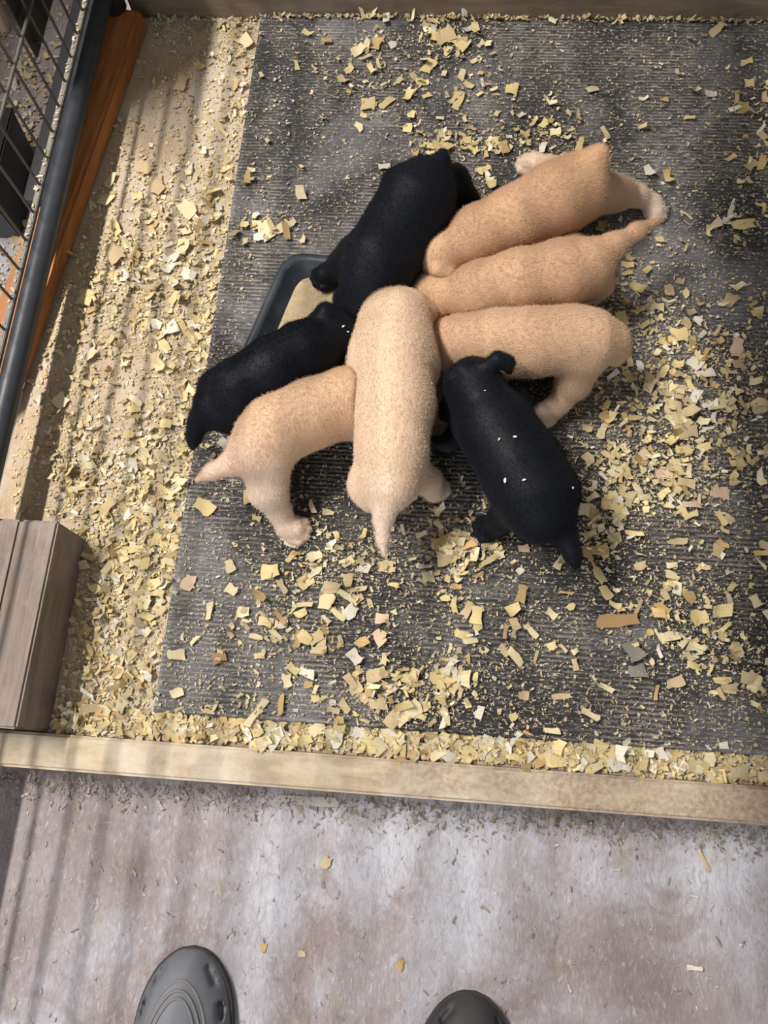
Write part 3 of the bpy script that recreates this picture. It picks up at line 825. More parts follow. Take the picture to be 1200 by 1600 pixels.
# ------------------------------------------------------------------ clogs
def clog(name, toe, ang, label, side, mat, seam_mat):
    root = bpy.data.objects.new(name, None); C.objects.link(root)
    root.location = (toe[0], toe[1], FLOOR_Z); root.rotation_euler = (0, 0, math.radians(ang))
    tag(root, label, 'clog')
    h = 0.0032
    lo = np.array([-0.085, -0.325, -0.006]); hi = np.array([0.085, 0.02, 0.125])
    n3 = np.ceil((hi - lo) / h).astype(int) + 1
    X, Y, Z = np.meshgrid(*[lo[k] + h * np.arange(n3[k]) for k in range(3)], indexing='ij')
    Lg = 0.30
    u = np.clip(-Y / Lg, 0, 1)
    def hw_f(u): 
        toe_ = np.sqrt(np.clip(1 - np.clip((0.36 - u) / 0.36, 0, 1) ** 2.3, 0, 1))
        heel = np.sqrt(np.clip(1 - np.clip((u - 0.80) / 0.20, 0, 1) ** 2.4, 0, 1))
        waist = 1 - 0.20 * np.clip((u - 0.3) / 0.35, 0, 1) ** 1.5 
        return 0.0615 * toe_ * heel * waist
    def th_f(u):
        return 0.030 + 0.055 * np.clip(u / 0.55, 0, 1) ** 0.75 - 0.012 * np.clip((u - 0.6) / 0.4, 0, 1)
    def shape(X, Y, Z, grow=0.0):
        u = np.clip(-Y / Lg, 0, 1)
        hw = hw_f(u) + grow; th = th_f(u)
        xc = X - side * 0.006 * (1 - u) 
        cover = np.sqrt(np.clip(1 - np.clip((0.16 - u) / 0.16, 0, 1) ** 2.6, 0.0, 1))
        th = th * (0.55 + 0.45 * cover)
        f_ = ((np.abs(xc) / np.maximum(hw, 1e-4)) ** 2.6 + (np.maximum(Z, 0) / th) ** 2.2) ** (1 / 2.4) - 1
        out = np.maximum(-Y - Lg, Y)
        return np.maximum(np.maximum(f_ * 0.03, out), -Z)
    D = shape(X, Y, Z)
    # foot opening and hollow
    PP = np.stack([X, Y, Z], -1)
    D = np.maximum(D, -cone_d(PP, np.array([0, -0.165, 0.085]), np.array([0, -0.262, 0.080]), 0.036, 0.032))
    D = np.maximum(D, -cone_d(PP, np.array([0, -0.10, 0.045]), np.array([0, -0.262, 0.05]), 0.022, 0.028))
    # vents on the flanks of the toe box
    P2 = np.stack([X, Y, np.zeros_like(X)], -1)
    for sx in (-1, 1):
        for (xa, ya, xb, yb) in ((0.027, -0.019, 0.038, -0.036), (0.046, -0.056, 0.050, -0.072), (0.051, -0.090, 0.051, -0.104)):
            slot = cone_d(P2, np.array([sx * xa + side * 0.005, ya, 0.0]), np.array([sx * xb + side * 0.005, yb, 0.0]), 0.0030, 0.0036)
            D = np.maximum(D, -np.maximum(slot, 0.020 - Z))
    V, F = surface_nets(D, lo, h)
    for _ in range(2):
        acc = np.zeros_like(V); num = np.zeros(len(V))
        for a_, b_ in ((0, 1), (1, 2), (2, 3), (3, 0)):
            np.add.at(acc, F[:, a_], V[F[:, b_]]); np.add.at(num, F[:, a_], 1)
        V = V * 0.5 + 0.5 * acc / num[:, None]
    V[:, 2] = np.maximum(V[:, 2], 0.001)
    link('upper', mesh_np('upper', V, F, 4), mat, root, True)
    # outsole
    us = np.concatenate([np.linspace(0.0, 0.08, 10) ** 1.0, np.linspace(0.1, 0.92, 22), np.linspace(0.94, 1, 8)])
    pts = [(hw_f(u_) * 1.03 + side * 0.006 * (1 - u_) * 1, -u_ * Lg) for u_ in us] + [(-hw_f(u_) * 1.03 + side * 0.006 * (1 - u_), -u_ * Lg) for u_ in us[::-1][1:-1]]
    n = len(pts)
    V2 = [(x_, y_, 0.0003) for x_, y_ in pts] + [(x_, y_, 0.013) for x_, y_ in pts]
    F2 = [(i, (i + 1) % n, n + (i + 1) % n, n + i) for i in range(n)] + [tuple(range(n))[::-1], tuple(range(n, 2 * n))]
    link('outsole', mesh_from('outsole', V2, F2), MAT['clog_dark'], root)
    # raised seam in a horseshoe over the toe box
    from mathutils.bvhtree import BVHTree
    bvh = BVHTree.FromPolygons([Vector(v) for v in V], [tuple(int(i) for i in f_) for f_ in F])
    for kk, (a_, y0_, b_) in enumerate(((0.040, -0.040, 0.105), (0.0345, -0.0475, 0.100), (0.046, -0.030, 0.115))):
        line = []
        for th_ in np.linspace(math.pi * 1.0, 0.0, 46):
            x_ = a_ * math.cos(th_) + side * 0.005; y_ = y0_ - b_ + b_ * math.sin(th_)
            hit = bvh.ray_cast(Vector((x_, y_, 0.2)), Vector((0, 0, -1)))
            if hit[0]: line.append(hit[0] + hit[1] * (0.0002 if kk < 2 else -0.0006))
        link('seam', tube_mesh('seam', line, 0.0019, 8), seam_mat, root, True)
    return root
toeL = at(291, 1481, FLOOR_Z + 0.018); toeR = at(752, 1556, FLOOR_Z + 0.018)
clog('clog', (toeL[0], toeL[1]), 2.0, 'slate grey foam clog at the bottom left showing its stitched toe', 1, MAT['clog'], MAT['seam'])
clog('clog', (toeR[0], toeR[1]), -9.0, 'charcoal foam clog toe at the bottom edge right of centre', -1, MAT['clog_dark'], MAT['clog_dark'])

# ------------------------------------------------------------------ wood shavings
def chip_shape(seed):
    r = np.random.default_rng(seed)
    nx, ny = 5, 3
    V = []
    curl = r.uniform(-0.5, 0.9); tw = r.uniform(-0.35, 0.35)
    el = [r.uniform(-0.07, 0.07) for _ in range(ny)]; er = [r.uniform(-0.09, 0.09) for _ in range(ny)]
    for side in (0, 1):
        for i in range(nx):
            for j in range(ny):
                u = i / (nx - 1) - 0.5; v = j / (ny - 1) - 0.5
                x = u + (el[j] if i == 0 else 0) + (er[j] if i == nx - 1 else 0)
                y = v * (1 + 0.16 * math.sin(seed * 1.7 + i * 1.3)) + 0.05 * math.sin(seed + i * 2.1)
                z = curl * 0.30 * u * u + tw * u * v + 0.10 * math.sin(seed + 3 * u)
                V.append([x, y, z + side * 0.035])
    V = np.array(V); V[:, 2] -= V[:, 2].min()
    idx = lambda s_, i, j: s_ * nx * ny + i * ny + j
    F = []
    for i in range(nx - 1):
        for j in range(ny - 1):
            F.append((idx(0, i, j), idx(0, i, j + 1), idx(0, i + 1, j + 1), idx(0, i + 1, j)))
            F.append((idx(1, i, j), idx(1, i + 1, j), idx(1, i + 1, j + 1), idx(1, i, j + 1)))
    for i in range(nx - 1):
        F.append((idx(0, i, 0), idx(0, i + 1, 0), idx(1, i + 1, 0), idx(1, i, 0)))
        F.append((idx(0, i, ny - 1), idx(1, i, ny - 1), idx(1, i + 1, ny - 1), idx(0, i + 1, ny - 1)))
    for j in range(ny - 1):
        F.append((idx(0, 0, j), idx(1, 0, j), idx(1, 0, j + 1), idx(0, 0, j + 1)))
        F.append((idx(0, nx - 1, j), idx(0, nx - 1, j + 1), idx(1, nx - 1, j + 1), idx(1, nx - 1, j)))
    me = mesh_from('wood_shaving', V, F); me.materials.append(MAT['chip'])
    return me
CHIPS = [chip_shape(s_) for s_ in range(14)]
COL = {'y': (0.65, 0.53, 0.265), 'c': (0.69, 0.60, 0.385), 'w': (0.70, 0.66, 0.57), 't': (0.53, 0.42, 0.25), 'o': (0.50, 0.345, 0.155), 'b': (0.36, 0.22, 0.10), 'g': (0.26, 0.245, 0.22), 'p': (0.66, 0.50, 0.36)}

def pup_mask(px, py):
    """rough test: is this floor pixel hidden behind a puppy or the tray"""
    m = np.zeros(len(px), bool)
    for p, _ in pups:
        for (a, b, r0, r1, k, c_) in p.pr:
            A = project(a); B = project(b); ra = r0 * FPX / depth(a); rb = r1 * FPX / depth(b)
            ab = B - A; L2 = max(ab @ ab, 1e-6)
            t_ = np.clip(((px - A[0]) * ab[0] + (py - A[1]) * ab[1]) / L2, 0, 1)
            dd = np.hypot(px - A[0] - t_ * ab[0], py - A[1] - t_ * ab[1])
            m |= dd < ra + (rb - ra) * t_
    return m
TQp = [project(np.array([q[0], q[1], TZ])) for q in TQ]
def in_tray(px, py, grow=1.06):
    c_ = sum(TQp) / 4; m = np.ones(len(px), bool)
    for i in range(4):
        a = c_ + (TQp[i] - c_) * grow; b = c_ + (TQp[(i + 1) % 4] - c_) * grow
        cr_ = (b[0] - a[0]) * (py - a[1]) - (b[1] - a[1]) * (px - a[0])
        cc_ = (b[0] - a[0]) * (c_[1] - a[1]) - (b[1] - a[1]) * (c_[0] - a[0])
        m &= cr_ * cc_ > 0
    return m

def surf_z(P):
    on = (P[:, 0] > -0.361) & (P[:, 1] > 0.028) & (P[:, 1] < 1.2505)
    return np.where(on, MAT_T, 0.0)
def plank_mask(P, m=0.012):
    # keep clear of the corner timber and the loose plank
    b = (P[:, 0] < -0.500 + m * 0.6) & (P[:, 1] < 0.262 + m)
    ang = math.radians(6.0); dx = P[:, 0] + 0.5655; dy = P[:, 1] - 1.225
    lx = dx * math.cos(ang) - dy * math.sin(ang)
    return b | (lx < m)

# hand-read shavings: px, py, length px, width px, angle, colour
HAND = '''964 970 58 20 3 b|989 1017 32 26 -60 g|996 1049 28 20 5 g|1045 995 34 14 8 c|1092 965 26 24 10 y|1180 940 20 14 -60 c|1054 1067 26 16 15 t|1139 1076 24 14 5 t
1169 1060 28 18 -10 t|1122 771 28 18 0 p|1036 741 26 18 10 p|1058 741 24 10 15 c|971 734 20 12 40 y|1151 725 20 12 0 y|1067 802 24 12 -60 y|1125 810 26 10 -60 y|1080 789 30 10 0 p
962 787 34 18 -60 y|967 807 20 16 30 y|931 860 40 16 5 o|959 841 20 16 0 y|1000 885 18 12 20 t|1049 884 18 9 5 c|1120 862 20 18 70 t|1059 847 28 10 5 t|1100 886 18 8 -10 y
1190 865 24 9 0 y|1187 880 24 4 -50 c|1035 951 22 10 -35 o|1130 982 24 8 40 y|1102 986 11 10 0 y|1082 1041 22 10 -20 y|1132 1032 12 6 60 c|1025 1082 24 6 80 o|946 926 24 14 -60 y|936 900 28 12 -60 y
597 967 22 16 0 p|668 902 18 18 10 c|693 1057 40 24 10 y|710 1067 30 20 50 y|638 1113 44 26 30 c|592 997 24 16 -60 p|588 1055 30 20 20 t|600 1030 18 9 80 c|592 1100 28 18 0 t|805 1027 34 12 -50 c
787 1017 20 10 -60 t|862 960 18 12 -40 c|830 987 26 9 -50 c|862 1010 14 12 20 y|898 1018 11 9 30 c|898 1038 18 9 -75 t|818 1087 16 14 0 t|878 1088 30 9 5 t|922 1117 30 10 -30 c|862 1142 24 9 -5 c
802 1120 12 12 30 y|730 953 24 14 60 t|723 993 26 14 -20 y|735 1002 24 9 10 c|713 917 16 9 0 o|712 900 24 10 -60 c|763 877 34 9 30 t|780 867 16 14 0 c|697 873 30 22 10 t|693 847 36 20 20 o
727 850 36 22 -10 t|813 892 11 10 30 w|875 877 26 12 60 c|818 858 16 12 0 t|422 894 26 22 10 y|442 917 24 10 -60 t|456 870 22 9 50 y|454 851 20 8 -20 w|492 869 22 14 20 c|496 892 16 14 0 c
527 960 30 9 -40 c|547 957 24 18 50 w|550 939 22 8 -50 c|532 926 26 10 -30 c|560 921 26 7 10 c|502 1010 26 14 80 t|555 1027 24 18 -50 w|480 1052 24 14 -20 w|482 1070 13 11 0 o|449 1064 20 14 -80 c
494 1091 13 13 20 y|440 1101 34 8 85 o|520 1098 10 10 0 w|522 1110 20 9 -15 t|556 1076 20 18 30 t|572 1091 18 14 0 t|432 992 24 9 -45 c|415 972 22 14 -10 c|532 1002 18 8 -80 t
295 910 24 18 60 p|363 922 18 16 -30 c|328 955 26 9 80 c|380 957 18 16 0 c|343 1028 22 18 20 b|277 1023 28 16 0 c|278 1083 20 14 20 c|312 1130 30 20 60 c|402 1112 52 11 52 c|360 885 20 15 -70 c
1160 353 34 14 3 y|1070 675 38 24 5 t|1172 260 20 14 40 t|1036 582 24 10 60 y|1060 612 22 20 70 t|1085 570 22 18 -40 w|1100 585 28 12 5 w|1150 545 22 18 80 p|1060 525 26 22 0 y|1140 470 22 20 50 t
1045 455 16 16 0 t|940 675 24 12 70 c|1050 655 22 14 -40 c|1000 715 26 16 30 t|1100 700 20 12 10 y|1155 712 20 14 20 t|1070 755 28 14 -10 t|1185 640 24 14 20 t|925 800 30 16 -40 o
695 58 30 26 20 t|720 70 24 18 -40 y|560 80 20 14 30 c|575 165 22 18 0 t|605 162 26 10 40 y|685 62 20 12 0 y|660 130 20 9 5 y|670 105 22 16 50 y|715 160 26 14 70 y|770 225 20 14 10 y
790 232 18 14 -30 c|672 230 22 10 0 y|688 228 24 14 10 y|740 232 22 12 -60 y|868 208 16 12 0 c|850 195 14 10 40 y|1160 170 16 16 0 o|1170 132 14 12 0 y|945 210 22 8 -60 t|925 142 20 8 20 c|1110 148 18 10 0 w
410 352 28 14 5 c|435 360 22 14 20 c|405 372 16 12 0 w|905 22 26 20 10 w|600 262 18 9 10 w|870 640 26 10 20 t|960 440 14 12 0 t'''
hand = []
for row in HAND.replace('\n', '|').split('|'):
    q = row.split()
    hand.append((float(q[0]), float(q[1]), float(q[2]), float(q[3]), float(q[4]), q[5]))

def place(px, py, z, P):
    if z == 0 and P[1] < 0.03:
        return 'in the litter along the ' + ('left' if px < 500 else 'middle' if px < 850 else 'right') + ' of the front board'
    if z == 0:
        return 'on the plywood strip ' + ('in the far corner by the orange plank' if py < 250 else 'level with the feeding tray' if py < 560 else 'just beyond the corner timber' if py < 810 else 'beside the corner timber')
    if py < 150: return 'on the mat close to the ' + ('left' if px < 620 else 'middle' if px < 850 else 'right') + ' of the far board'
    if py < 330: return 'on the mat ' + ('left of the topmost black puppy' if px < 590 else 'above the topmost puppies' if px < 960 else 'right of the upper tan puppy')
    if px < 460 and py < 560: return 'on the mat left of the feeding tray'
    if px > 900 and py < 520: return 'on the mat right of the straight tailed cream puppy'
    if px > 900 and py < 700: return 'on the mat right of the third cream puppy'
    if px > 900 and py < 830: return 'on the mat right of the lower black puppy'
    if px > 900 and py < 930: return 'on the mat below right of the lower black puppy'
    if px > 900: return 'on the mat ' + ('around the long brown strip' if py < 1030 else 'near its front right corner')
    if py < 920: return 'on the mat ' + ('at the paw of the lower left cream puppy' if px < 540 else 'at the tail of the pale middle puppy' if px < 690 else 'below the lower black puppy')
    return 'on the mat near the ' + ('left corner' if px < 400 else 'left half' if px < 540 else 'middle' if px < 720 else 'right half') + (' of its front edge' if py > 1060 else ' between puppies and front board')

ncount = 0
def put_chip(px, py, lpx, wpx, ang, ck, zextra=0.0):
    global ncount
    P = at(px, py, MAT_T); z = surf_z(P[None])[0]; P = at(px, py, z)
    sc_ = depth(P) / FPX
    # direction on the floor of the drawn pixel direction
    a = math.radians(ang); Q = at(px + math.cos(a) * lpx, py - math.sin(a) * lpx, z); v = Q - P
    Ln = np.linalg.norm(v)
    Q2 = at(px - math.sin(a) * wpx, py - math.cos(a) * wpx, z); Wn = np.linalg.norm(Q2 - P)
    o = bpy.data.objects.new('wood_shaving', CHIPS[ncount % len(CHIPS)]); C.objects.link(o)
    o.location = (P[0], P[1], z + 0.0012 + zextra)
    o.rotation_euler = (random.uniform(-.10, .10), random.uniform(-.06, .06), math.atan2(v[1], v[0]))
    o.scale = (Ln, Wn * 0.95, min(Ln, 0.022) * 0.8)
    c_ = np.array(COL[ck]) * random.uniform(0.88, 1.08)
    o.color = (*c_, 1)
    ncount += 1
    name = {'y': 'yellow', 'c': 'cream', 'w': 'whitish', 't': 'tan', 'o': 'orange', 'b': 'brown', 'g': 'grey', 'p': 'pinkish'}[ck]
    where = 'on the black ribbed mat' if z > 0 else ('on the packed litter along the front board' if P[1] < 0.03 else 'on the plywood strip left of the mat')
    size = 'large' if lpx >= 27 else ('small' if lpx < 18 else 'medium'); form = 'sliver' if wpx < lpx * 0.45 else ('square shaving' if wpx > lpx * 0.72 else 'oblong shaving')
    lb = f'{size} {name} {form} {place(px, py, z, P)}'
    tag(o, lb, 'wood shaving', lb)
    return o
for hrow in hand: put_chip(*hrow)
# a few with a look of their own
for o in list(C.objects):
    if o.name.startswith('wood_shaving'):
        c_ = project(np.array(o.location))
        if np.hypot(*(c_ - np.array([964, 970]))) < 4:
            o['label'] = 'long brown bark coloured strip, biggest shaving on the front right of the mat'; del o['group']

def sample(n, zone, blobs, base):
    """pixel rejection sampling with a hand-read density"""
    outx, outy = [], []
    x0, y0, x1, y1 = zone
    tot = 0
    while tot < n:
        x = rng.uniform(x0, x1, n * 2); y = rng.uniform(y0, y1, n * 2)
        dns = np.full(len(x), base)
        for bx, by, rx, ry, w_ in blobs:
            dns = dns + w_ * np.exp(-(((x - bx) / rx) ** 2 + ((y - by) / ry) ** 2))
        ok = rng.uniform(0, 1, len(x)) < np.clip(dns, 0, 1)
        outx.append(x[ok]); outy.append(y[ok]); tot += ok.sum()
    return np.concatenate(outx)[:n], np.concatenate(outy)[:n]

MATB = [(690, 62, 60, 36, .8), (560, 95, 70, 40, .35), (600, 165, 60, 40, .35), (725, 155, 50, 50, .4), (780, 228, 70, 25, .8), (680, 232, 50, 22, .8), (415, 357, 45, 20, .8),
        (860, 205, 50, 40, .4), (1165, 170, 40, 50, .4), (1155, 255, 40, 40, .4), (1150, 350, 50, 30, .45), (1050, 560, 55, 60, .9), (1110, 600, 70, 40, .8), (1010, 500, 45, 60, .5), (1150, 560, 45, 70, .5),
        (1080, 690, 110, 60, .7), (985, 640, 60, 60, .35), (1000, 730, 70, 50, .6), (950, 790, 45, 60, .8), (1050, 770, 90, 50, .5), (925, 850, 30, 40, .8), (1065, 950, 80, 50, .55), (1080, 1010, 60, 40, .35),
        (1165, 1065, 60, 40, .4), (600, 1090, 70, 40, .6), (700, 1060, 60, 35, .6), (640, 1110, 80, 25, .6), (720, 860, 60, 40, .7), (510, 880, 50, 50, .5), (430, 990, 60, 50, .35), (570, 890, 30, 30, .6),
        (350, 1110, 60, 20, .3), (600, 960, 160, 120, .12), (680, 820, 60, 40, .4), (940, 480, 40, 80, .4), (340, 700, 30, 12, .7), (1000, 430, 50, 60, .3), (740, 300, 20, 25, .9),
        (1310, 620, 90, 160, .4), (1450, 900, 120, 120, .35), (1350, 1060, 110, 70, .5), (1320, 260, 80, 100, .3), (1560, 500, 90, 200, .3)]
SB0 = [(330, 400, 45, 200, .5), (300, 560, 50, 120, .6), (250, 800, 70, 140, .7), (220, 400, 70, 100, .4), (200, 1090, 60, 60, .6), (200, 900, 60, 120, .6), (380, 200, 22, 200, .5)]
# random larger shavings to fill the 300
def chips_fill(n, zone, blobs, base, lmin, lmax, keys, cond, zx=0.0):
    k = 0
    while k < n:
        x, y = sample(60, zone, blobs, base)
        P = at_many(x, y, 0.0)
        ok = cond(x, y, P) & ~pup_mask(x, y) & ~in_tray(x, y) & ~plank_mask(P, 0.02)
        for i in np.flatnonzero(ok):
            if k >= n: break
            l_ = random.uniform(lmin, lmax)
            put_chip(x[i], y[i], l_, l_ * random.uniform(0.35, 0.9), random.uniform(0, 180), random.choice(keys), random.uniform(0, zx)); k += 1
n_hand = len(hand)
strip_cond = lambda x, y, P: (P[:, 0] < -0.375) & (P[:, 1] < 1.24) & (P[:, 1] > 0.0) & (P[:, 0] > -0.60)
near_cond = lambda x, y, P: (P[:, 1] < 0.022) & (P[:, 1] > 0.004) & (P[:, 0] > -0.40)
mat_cond = lambda x, y, P: (P[:, 0] > -0.345) & (P[:, 1] > 0.04) & (P[:, 1] < 1.24)
rest = 300 - n_hand
chips_fill(int(rest * .48), (70, 60, 400, 1150), SB0, .08, 13, 26, 'yyccttw', strip_cond, 0.006)
chips_fill(int(rest * .28), (230, 1110, 1200, 1225), [], .5, 18, 34, 'yyccttw', near_cond, 0.005)
chips_fill(rest - int(rest * .48) - int(rest * .28), (240, 40, 1200, 1170), MATB, .02, 16, 28, 'yycctto', mat_cond)

def litter(name, x, y, z0, lpx, aspect, pal, label, parent=None, tilt=0.35, pile=None, thick=True, cat='wood shavings'):
    """many small curled chips in one mesh"""
    n = len(x)
    P = at_many(x, y, 0.0) if np.isscalar(z0) is False or z0 is None else at_many(x, y, z0)
    if z0 is None:
        z = surf_z(P); P = np.stack([*at_many(x, y, 0.0)[:, :2].T, z], 1)
    L_ = lpx / FPX * 1.02; W_ = L_ * aspect
    yaw = rng.uniform(0, 2 * np.pi, n)
    curl = rng.uniform(-0.15, 0.45, n) * L_
    # local 3x2 strip
    us = np.array([-.5, 0, .5]); vs = np.array([-.5, .5])
    loc = np.zeros((n, 6, 3))
    for i, u_ in enumerate(us):
        for j, v_ in enumerate(vs):
            q = i * 2 + j
            loc[:, q, 0] = (u_ + rng.uniform(-.14, .14, n)) * L_
            loc[:, q, 1] = (v_ * rng.uniform(.5, 1.2, n) + rng.uniform(-.12, .12, n)) * W_
            loc[:, q, 2] = curl * (u_ * u_ * 4)
    tx = rng.normal(0, tilt, n); ty = rng.normal(0, tilt, n)
    loc[:, :, 2] += loc[:, :, 0] * np.tan(np.clip(ty, -.9, .9))[:, None] + loc[:, :, 1] * np.tan(np.clip(tx, -.9, .9))[:, None]
    loc[:, :, 2] -= loc[:, :, 2].min(1, keepdims=True)
    c_, s_ = np.cos(yaw)[:, None], np.sin(yaw)[:, None]
    X = loc[:, :, 0] * c_ - loc[:, :, 1] * s_ + P[:, 0:1]; Y = loc[:, :, 0] * s_ + loc[:, :, 1] * c_ + P[:, 1:2]
    Z = loc[:, :, 2] + P[:, 2:3] + 0.0008
    if pile is not None: Z = Z + pile[:, None]
    V = np.stack([X, Y, Z], -1).reshape(-1, 3)
    b = (np.arange(n) * 6)[:, None]
    F = np.concatenate([b + np.array([[0, 2, 3, 1]]), b + np.array([[2, 4, 5, 3]])], 1).reshape(-1, 4)
    me = mesh_np(name, V, F, 4)
    pal = np.array(pal); cc = pal[rng.integers(0, len(pal), n)] * rng.uniform(0.75, 1.12, (n, 1))
    cc = np.clip(np.repeat(cc, 6, 0), 0, 1)
    ca = me.color_attributes.new('chip', 'FLOAT_COLOR', 'POINT')
    ca.data.foreach_set('color', np.concatenate([cc, np.ones((len(cc), 1))], 1).astype(np.float32).ravel())
    o = link(name, me, MAT['litter'], parent)
    tag(o, label, cat, kind='stuff')
    return o

PAL = [COL['y'], COL['y'], COL['c'], COL['c'], COL['t'], COL['t'], COL['w'], COL['o']]
DUSTP = [(0.55, 0.47, 0.32), (0.50, 0.42, 0.26), (0.60, 0.56, 0.48), (0.42, 0.36, 0.26), (0.62, 0.50, 0.26)]
# strip left of the mat
SB = [(330, 400, 45, 200, .5), (300, 560, 50, 120, .6), (250, 800, 70, 140, .7), (330, 60, 60, 30, .4), (220, 400, 70, 100, .5), (200, 1090, 60, 60, .6), (200, 900, 60, 120, .6), (130, 740, 40, 90, .4), (180, 480, 60, 60, .4), (215, 45, 50, 14, .9), (160, 950, 30, 150, .4), (110, 650, 30, 150, .35), (380, 200, 22, 200, .5)]
x, y = sample(3600, (20, 25, 412, 1160), SB, .05); P = at_many(x, y, 0.0)
ok = (P[:, 0] < -0.366) & (P[:, 0] > -0.640) & (P[:, 1] > -0.004) & (P[:, 1] < 1.246) & ~plank_mask(P, 0.004)
x, y = x[ok], y[ok]
litter('wood_litter', x, y, None, rng.gamma(2.4, 3.5, len(x)).clip(3, 24), rng.uniform(.25, .8, len(x)), PAL, 'loose yellow pine litter strewn over the plywood strip left of the mat', pile=rng.uniform(0, .004, len(x)))
# packed litter along the front board
x, y = sample(8200, (70, 1105, 1650, 1268), [], .8); P = at_many(x, y, 0.0)
ok = (P[:, 1] > -0.003) & (P[:, 1] < 0.027) & (P[:, 0] > -0.49)
x, y = x[ok], y[ok]
litter('front_litter', x, y, None, rng.gamma(2.6, 3.9, len(x)).clip(4, 30), rng.uniform(.3, .8, len(x)), PAL, 'packed band of yellow pine shavings between the mat and the front board', pile=rng.uniform(0, .005, len(x)), tilt=.18)
x, y = sample(19000, (70, 1105, 1650, 1268), [], .8); P = at_many(x, y, 0.0)
ok = (P[:, 1] > -0.006) & (P[:, 1] < 0.028) & (P[:, 0] > -0.49)
x, y = x[ok], y[ok]
litter('front_crumbs', x, y, None, rng.gamma(2.2, 2.0, len(x)).clip(1.5, 11), rng.uniform(.25, .8, len(x)), DUSTP + PAL[:5], 'fine sawdust filling the band between the mat and the front board', pile=rng.uniform(0, .003, len(x)), tilt=.2)
# clusters on the mat
x, y = sample(3500, (240, 26, 1700, 1225), MATB, .03); P = at_many(x, y, 0.0)
ok = (P[:, 0] > -0.355) & (P[:, 0] < 1.46) & (P[:, 1] > 0.034) & (P[:, 1] < 1.246) & ~in_tray(x, y)
x, y = x[ok], y[ok]
litter('mat_litter', x, y, None, rng.gamma(2.6, 3.9, len(x)).clip(4, 26), rng.uniform(.25, .85, len(x)), PAL, 'small yellow pine shavings in drifts over the black mat', pile=rng.uniform(0, .003, len(x)), tilt=.25)
# crumbs and dust on the mat
x, y = sample(86000, (240, 26, 1700, 1230), MATB, .32); P = at_many(x, y, 0.0)
ok = (P[:, 0] > -0.358) & (P[:, 1] > 0.031) & (P[:, 1] < 1.248) & ~in_tray(x, y)
x, y = x[ok], y[ok]
litter('mat_crumbs', x, y, None, rng.gamma(1.8, 1.1, len(x)).clip(0.9, 8), rng.uniform(.25, .8, len(x)), DUSTP, 'fine wood crumbs and sawdust sprinkled over the black mat', tilt=.1)
# crumbs on the strip
x, y = sample(24000, (20, 25, 412, 1160), SB, .25); P = at_many(x, y, 0.0)
ok = (P[:, 0] < -0.364) & (P[:, 0] > -0.642) & (P[:, 1] > -0.006) & (P[:, 1] < 1.248) & ~plank_mask(P, 0.001)
x, y = x[ok], y[ok]
litter('strip_crumbs', x, y, None, rng.gamma(2.2, 1.8, len(x)).clip(1.5, 11), rng.uniform(.25, .8, len(x)), DUSTP + PAL[:4], 'fine sawdust crumbs over the plywood strip left of the mat', tilt=.2)
# sawdust along the foot of the back board
x = rng.uniform(190, 1700, 3300); y = 30 + (x - 400) * .011 + rng.normal(0, 3, len(x)); P = at_many(x, y, 0.0)
ok = P[:, 1] < 1.249; x, y = x[ok], y[ok]
litter('back_litter', x, y, None, rng.gamma(2.2, 2.6, len(x)).clip(2, 16), rng.uniform(.3, .8, len(x)), PAL, 'thin line of yellow sawdust along the foot of the far board', pile=rng.uniform(0, .003, len(x)))
# grey debris on the concrete below the board and chips outside the wire
x = rng.uniform(-150, 1600, 3800); y = 1206 + x * .073 + np.abs(rng.normal(0, 20, len(x))) 
P = at_many(x, y, FLOOR_Z); ok = P[:, 1] < -0.058; x, y = x[ok], y[ok]
litter('concrete_debris', x, y, FLOOR_Z, rng.gamma(2.0, 2.0, len(x)).clip(1.5, 13), rng.uniform(.2, .6, len(x)), [(0.28, 0.25, 0.24), (0.36, 0.33, 0.33), (0.18, 0.15, 0.14), (0.42, 0.40, 0.40), (0.30, 0.24, 0.18)], 'grey trodden wood debris on the concrete along the front board', tilt=.15, cat='debris')
x = rng.uniform(-300, 1600, 1600); y = rng.uniform(1240, 1750, 1600); P = at_many(x, y, FLOOR_Z); ok = P[:, 1] < -0.07
litter('concrete_crumbs', x[ok], y[ok], FLOOR_Z, rng.gamma(2.0, 1.9, ok.sum()).clip(1.2, 14), rng.uniform(.15, .5, ok.sum()), [(0.40, 0.37, 0.36), (0.30, 0.25, 0.22), (0.50, 0.47, 0.46), (0.22, 0.19, 0.18)], 'sparse grey crumbs and splinters scattered on the open concrete', tilt=.08, cat='debris')
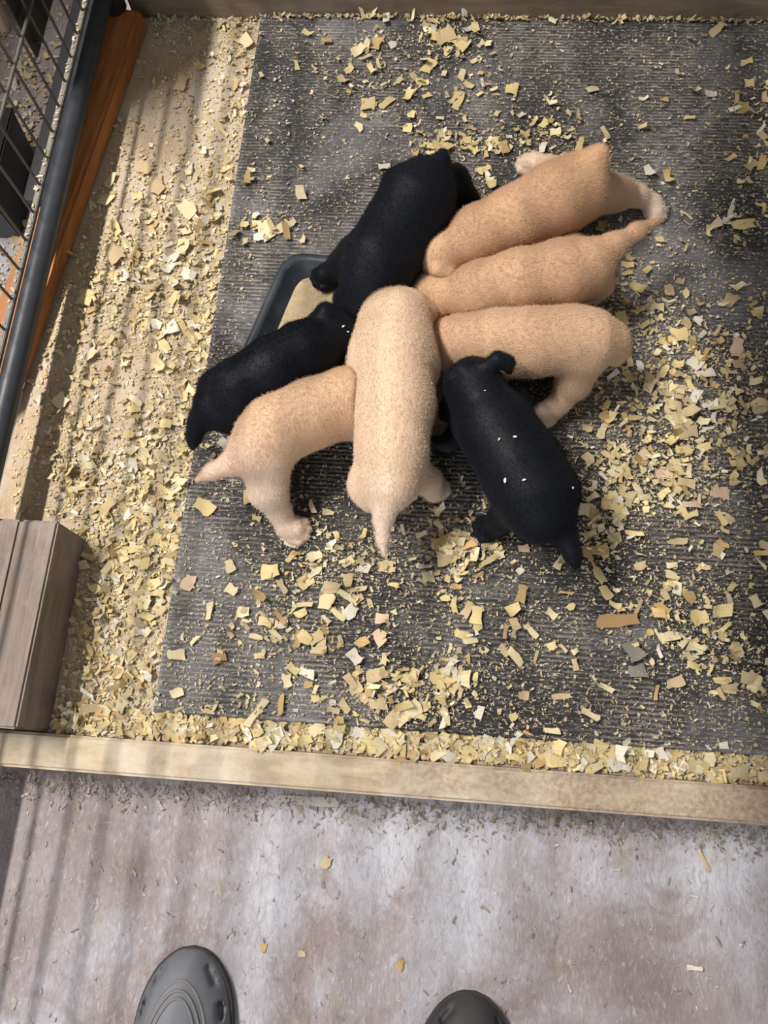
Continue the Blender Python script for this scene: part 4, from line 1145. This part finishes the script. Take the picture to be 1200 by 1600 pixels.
x, y = sample(2600, (-120, -120, 170, 620), [(45, 120, 40, 70, .5), (20, 220, 40, 60, .5), (10, 470, 30, 80, .6)], .25); P = at_many(x, y, FLOOR_Z)
ok = P[:, 0] < -0.66
litter('outer_litter', x[ok], y[ok], FLOOR_Z, rng.gamma(2.4, 3.4, ok.sum()).clip(3, 24), rng.uniform(.3, .8, ok.sum()), PAL + DUSTP, 'pine shavings strewn on the floor outside the wire panel', tilt=.25)
# dust and chips caught on the rail flange
yv = rng.uniform(-0.3, 1.22, 420); Pf = np.stack([np.full(420, KX - 0.0195) + rng.normal(0, .0018, 420), yv, np.full(420, KZ + 0.0165)], 1)
pp = project(Pf)
litter('flange_dust', pp[:, 0], pp[:, 1], KZ + 0.0165, rng.gamma(2.0, 1.4, 420).clip(1.2, 9), rng.uniform(.3, .8, 420), DUSTP, 'pale sawdust caught on the ledge of the black rail', tilt=.15, cat='sawdust')
# flat pale splinter on the concrete below the board
o = put_chip(478, 1251, 104, 15, -4, 'w'); P = at(478, 1251, FLOOR_Z); o.location = (P[0], P[1], FLOOR_Z + 0.0008); o.rotation_euler.x = 0; o.rotation_euler.y = 0
o.color = (0.42, 0.39, 0.40, 1); o.scale.z = 0.012; del o['group']; o.name = 'wood_splinter'
tag(o, 'long flat pale grey splinter lying on the concrete below the front board', 'splinter')
# single tan chips on the concrete
for (px, py, l_, w_, an, ck) in ((510, 1347, 20, 14, 60, 't'), (625, 1506, 18, 13, 60, 'o'), (1098, 1342, 40, 5, -60, 't'), (412, 1480, 14, 10, 80, 'o'), (472, 1490, 12, 10, 0, 't'), (1085, 1512, 24, 8, -5, 'w')):
    o = put_chip(px, py, l_, w_, an, ck); P = at(px, py, FLOOR_Z); o.location = (P[0], P[1], FLOOR_Z + 0.0008)
    nm = {'t': 'tan', 'o': 'ochre', 'w': 'whitish'}[ck]
    ln = 'long thin ' if l_ > 3 * w_ or l_ == 40 else ('larger ' if l_ > 16 else 'small ')
    tag(o, f'{ln}{nm} wood chip lying alone on the open concrete', 'wood chip', 'chips on the concrete')
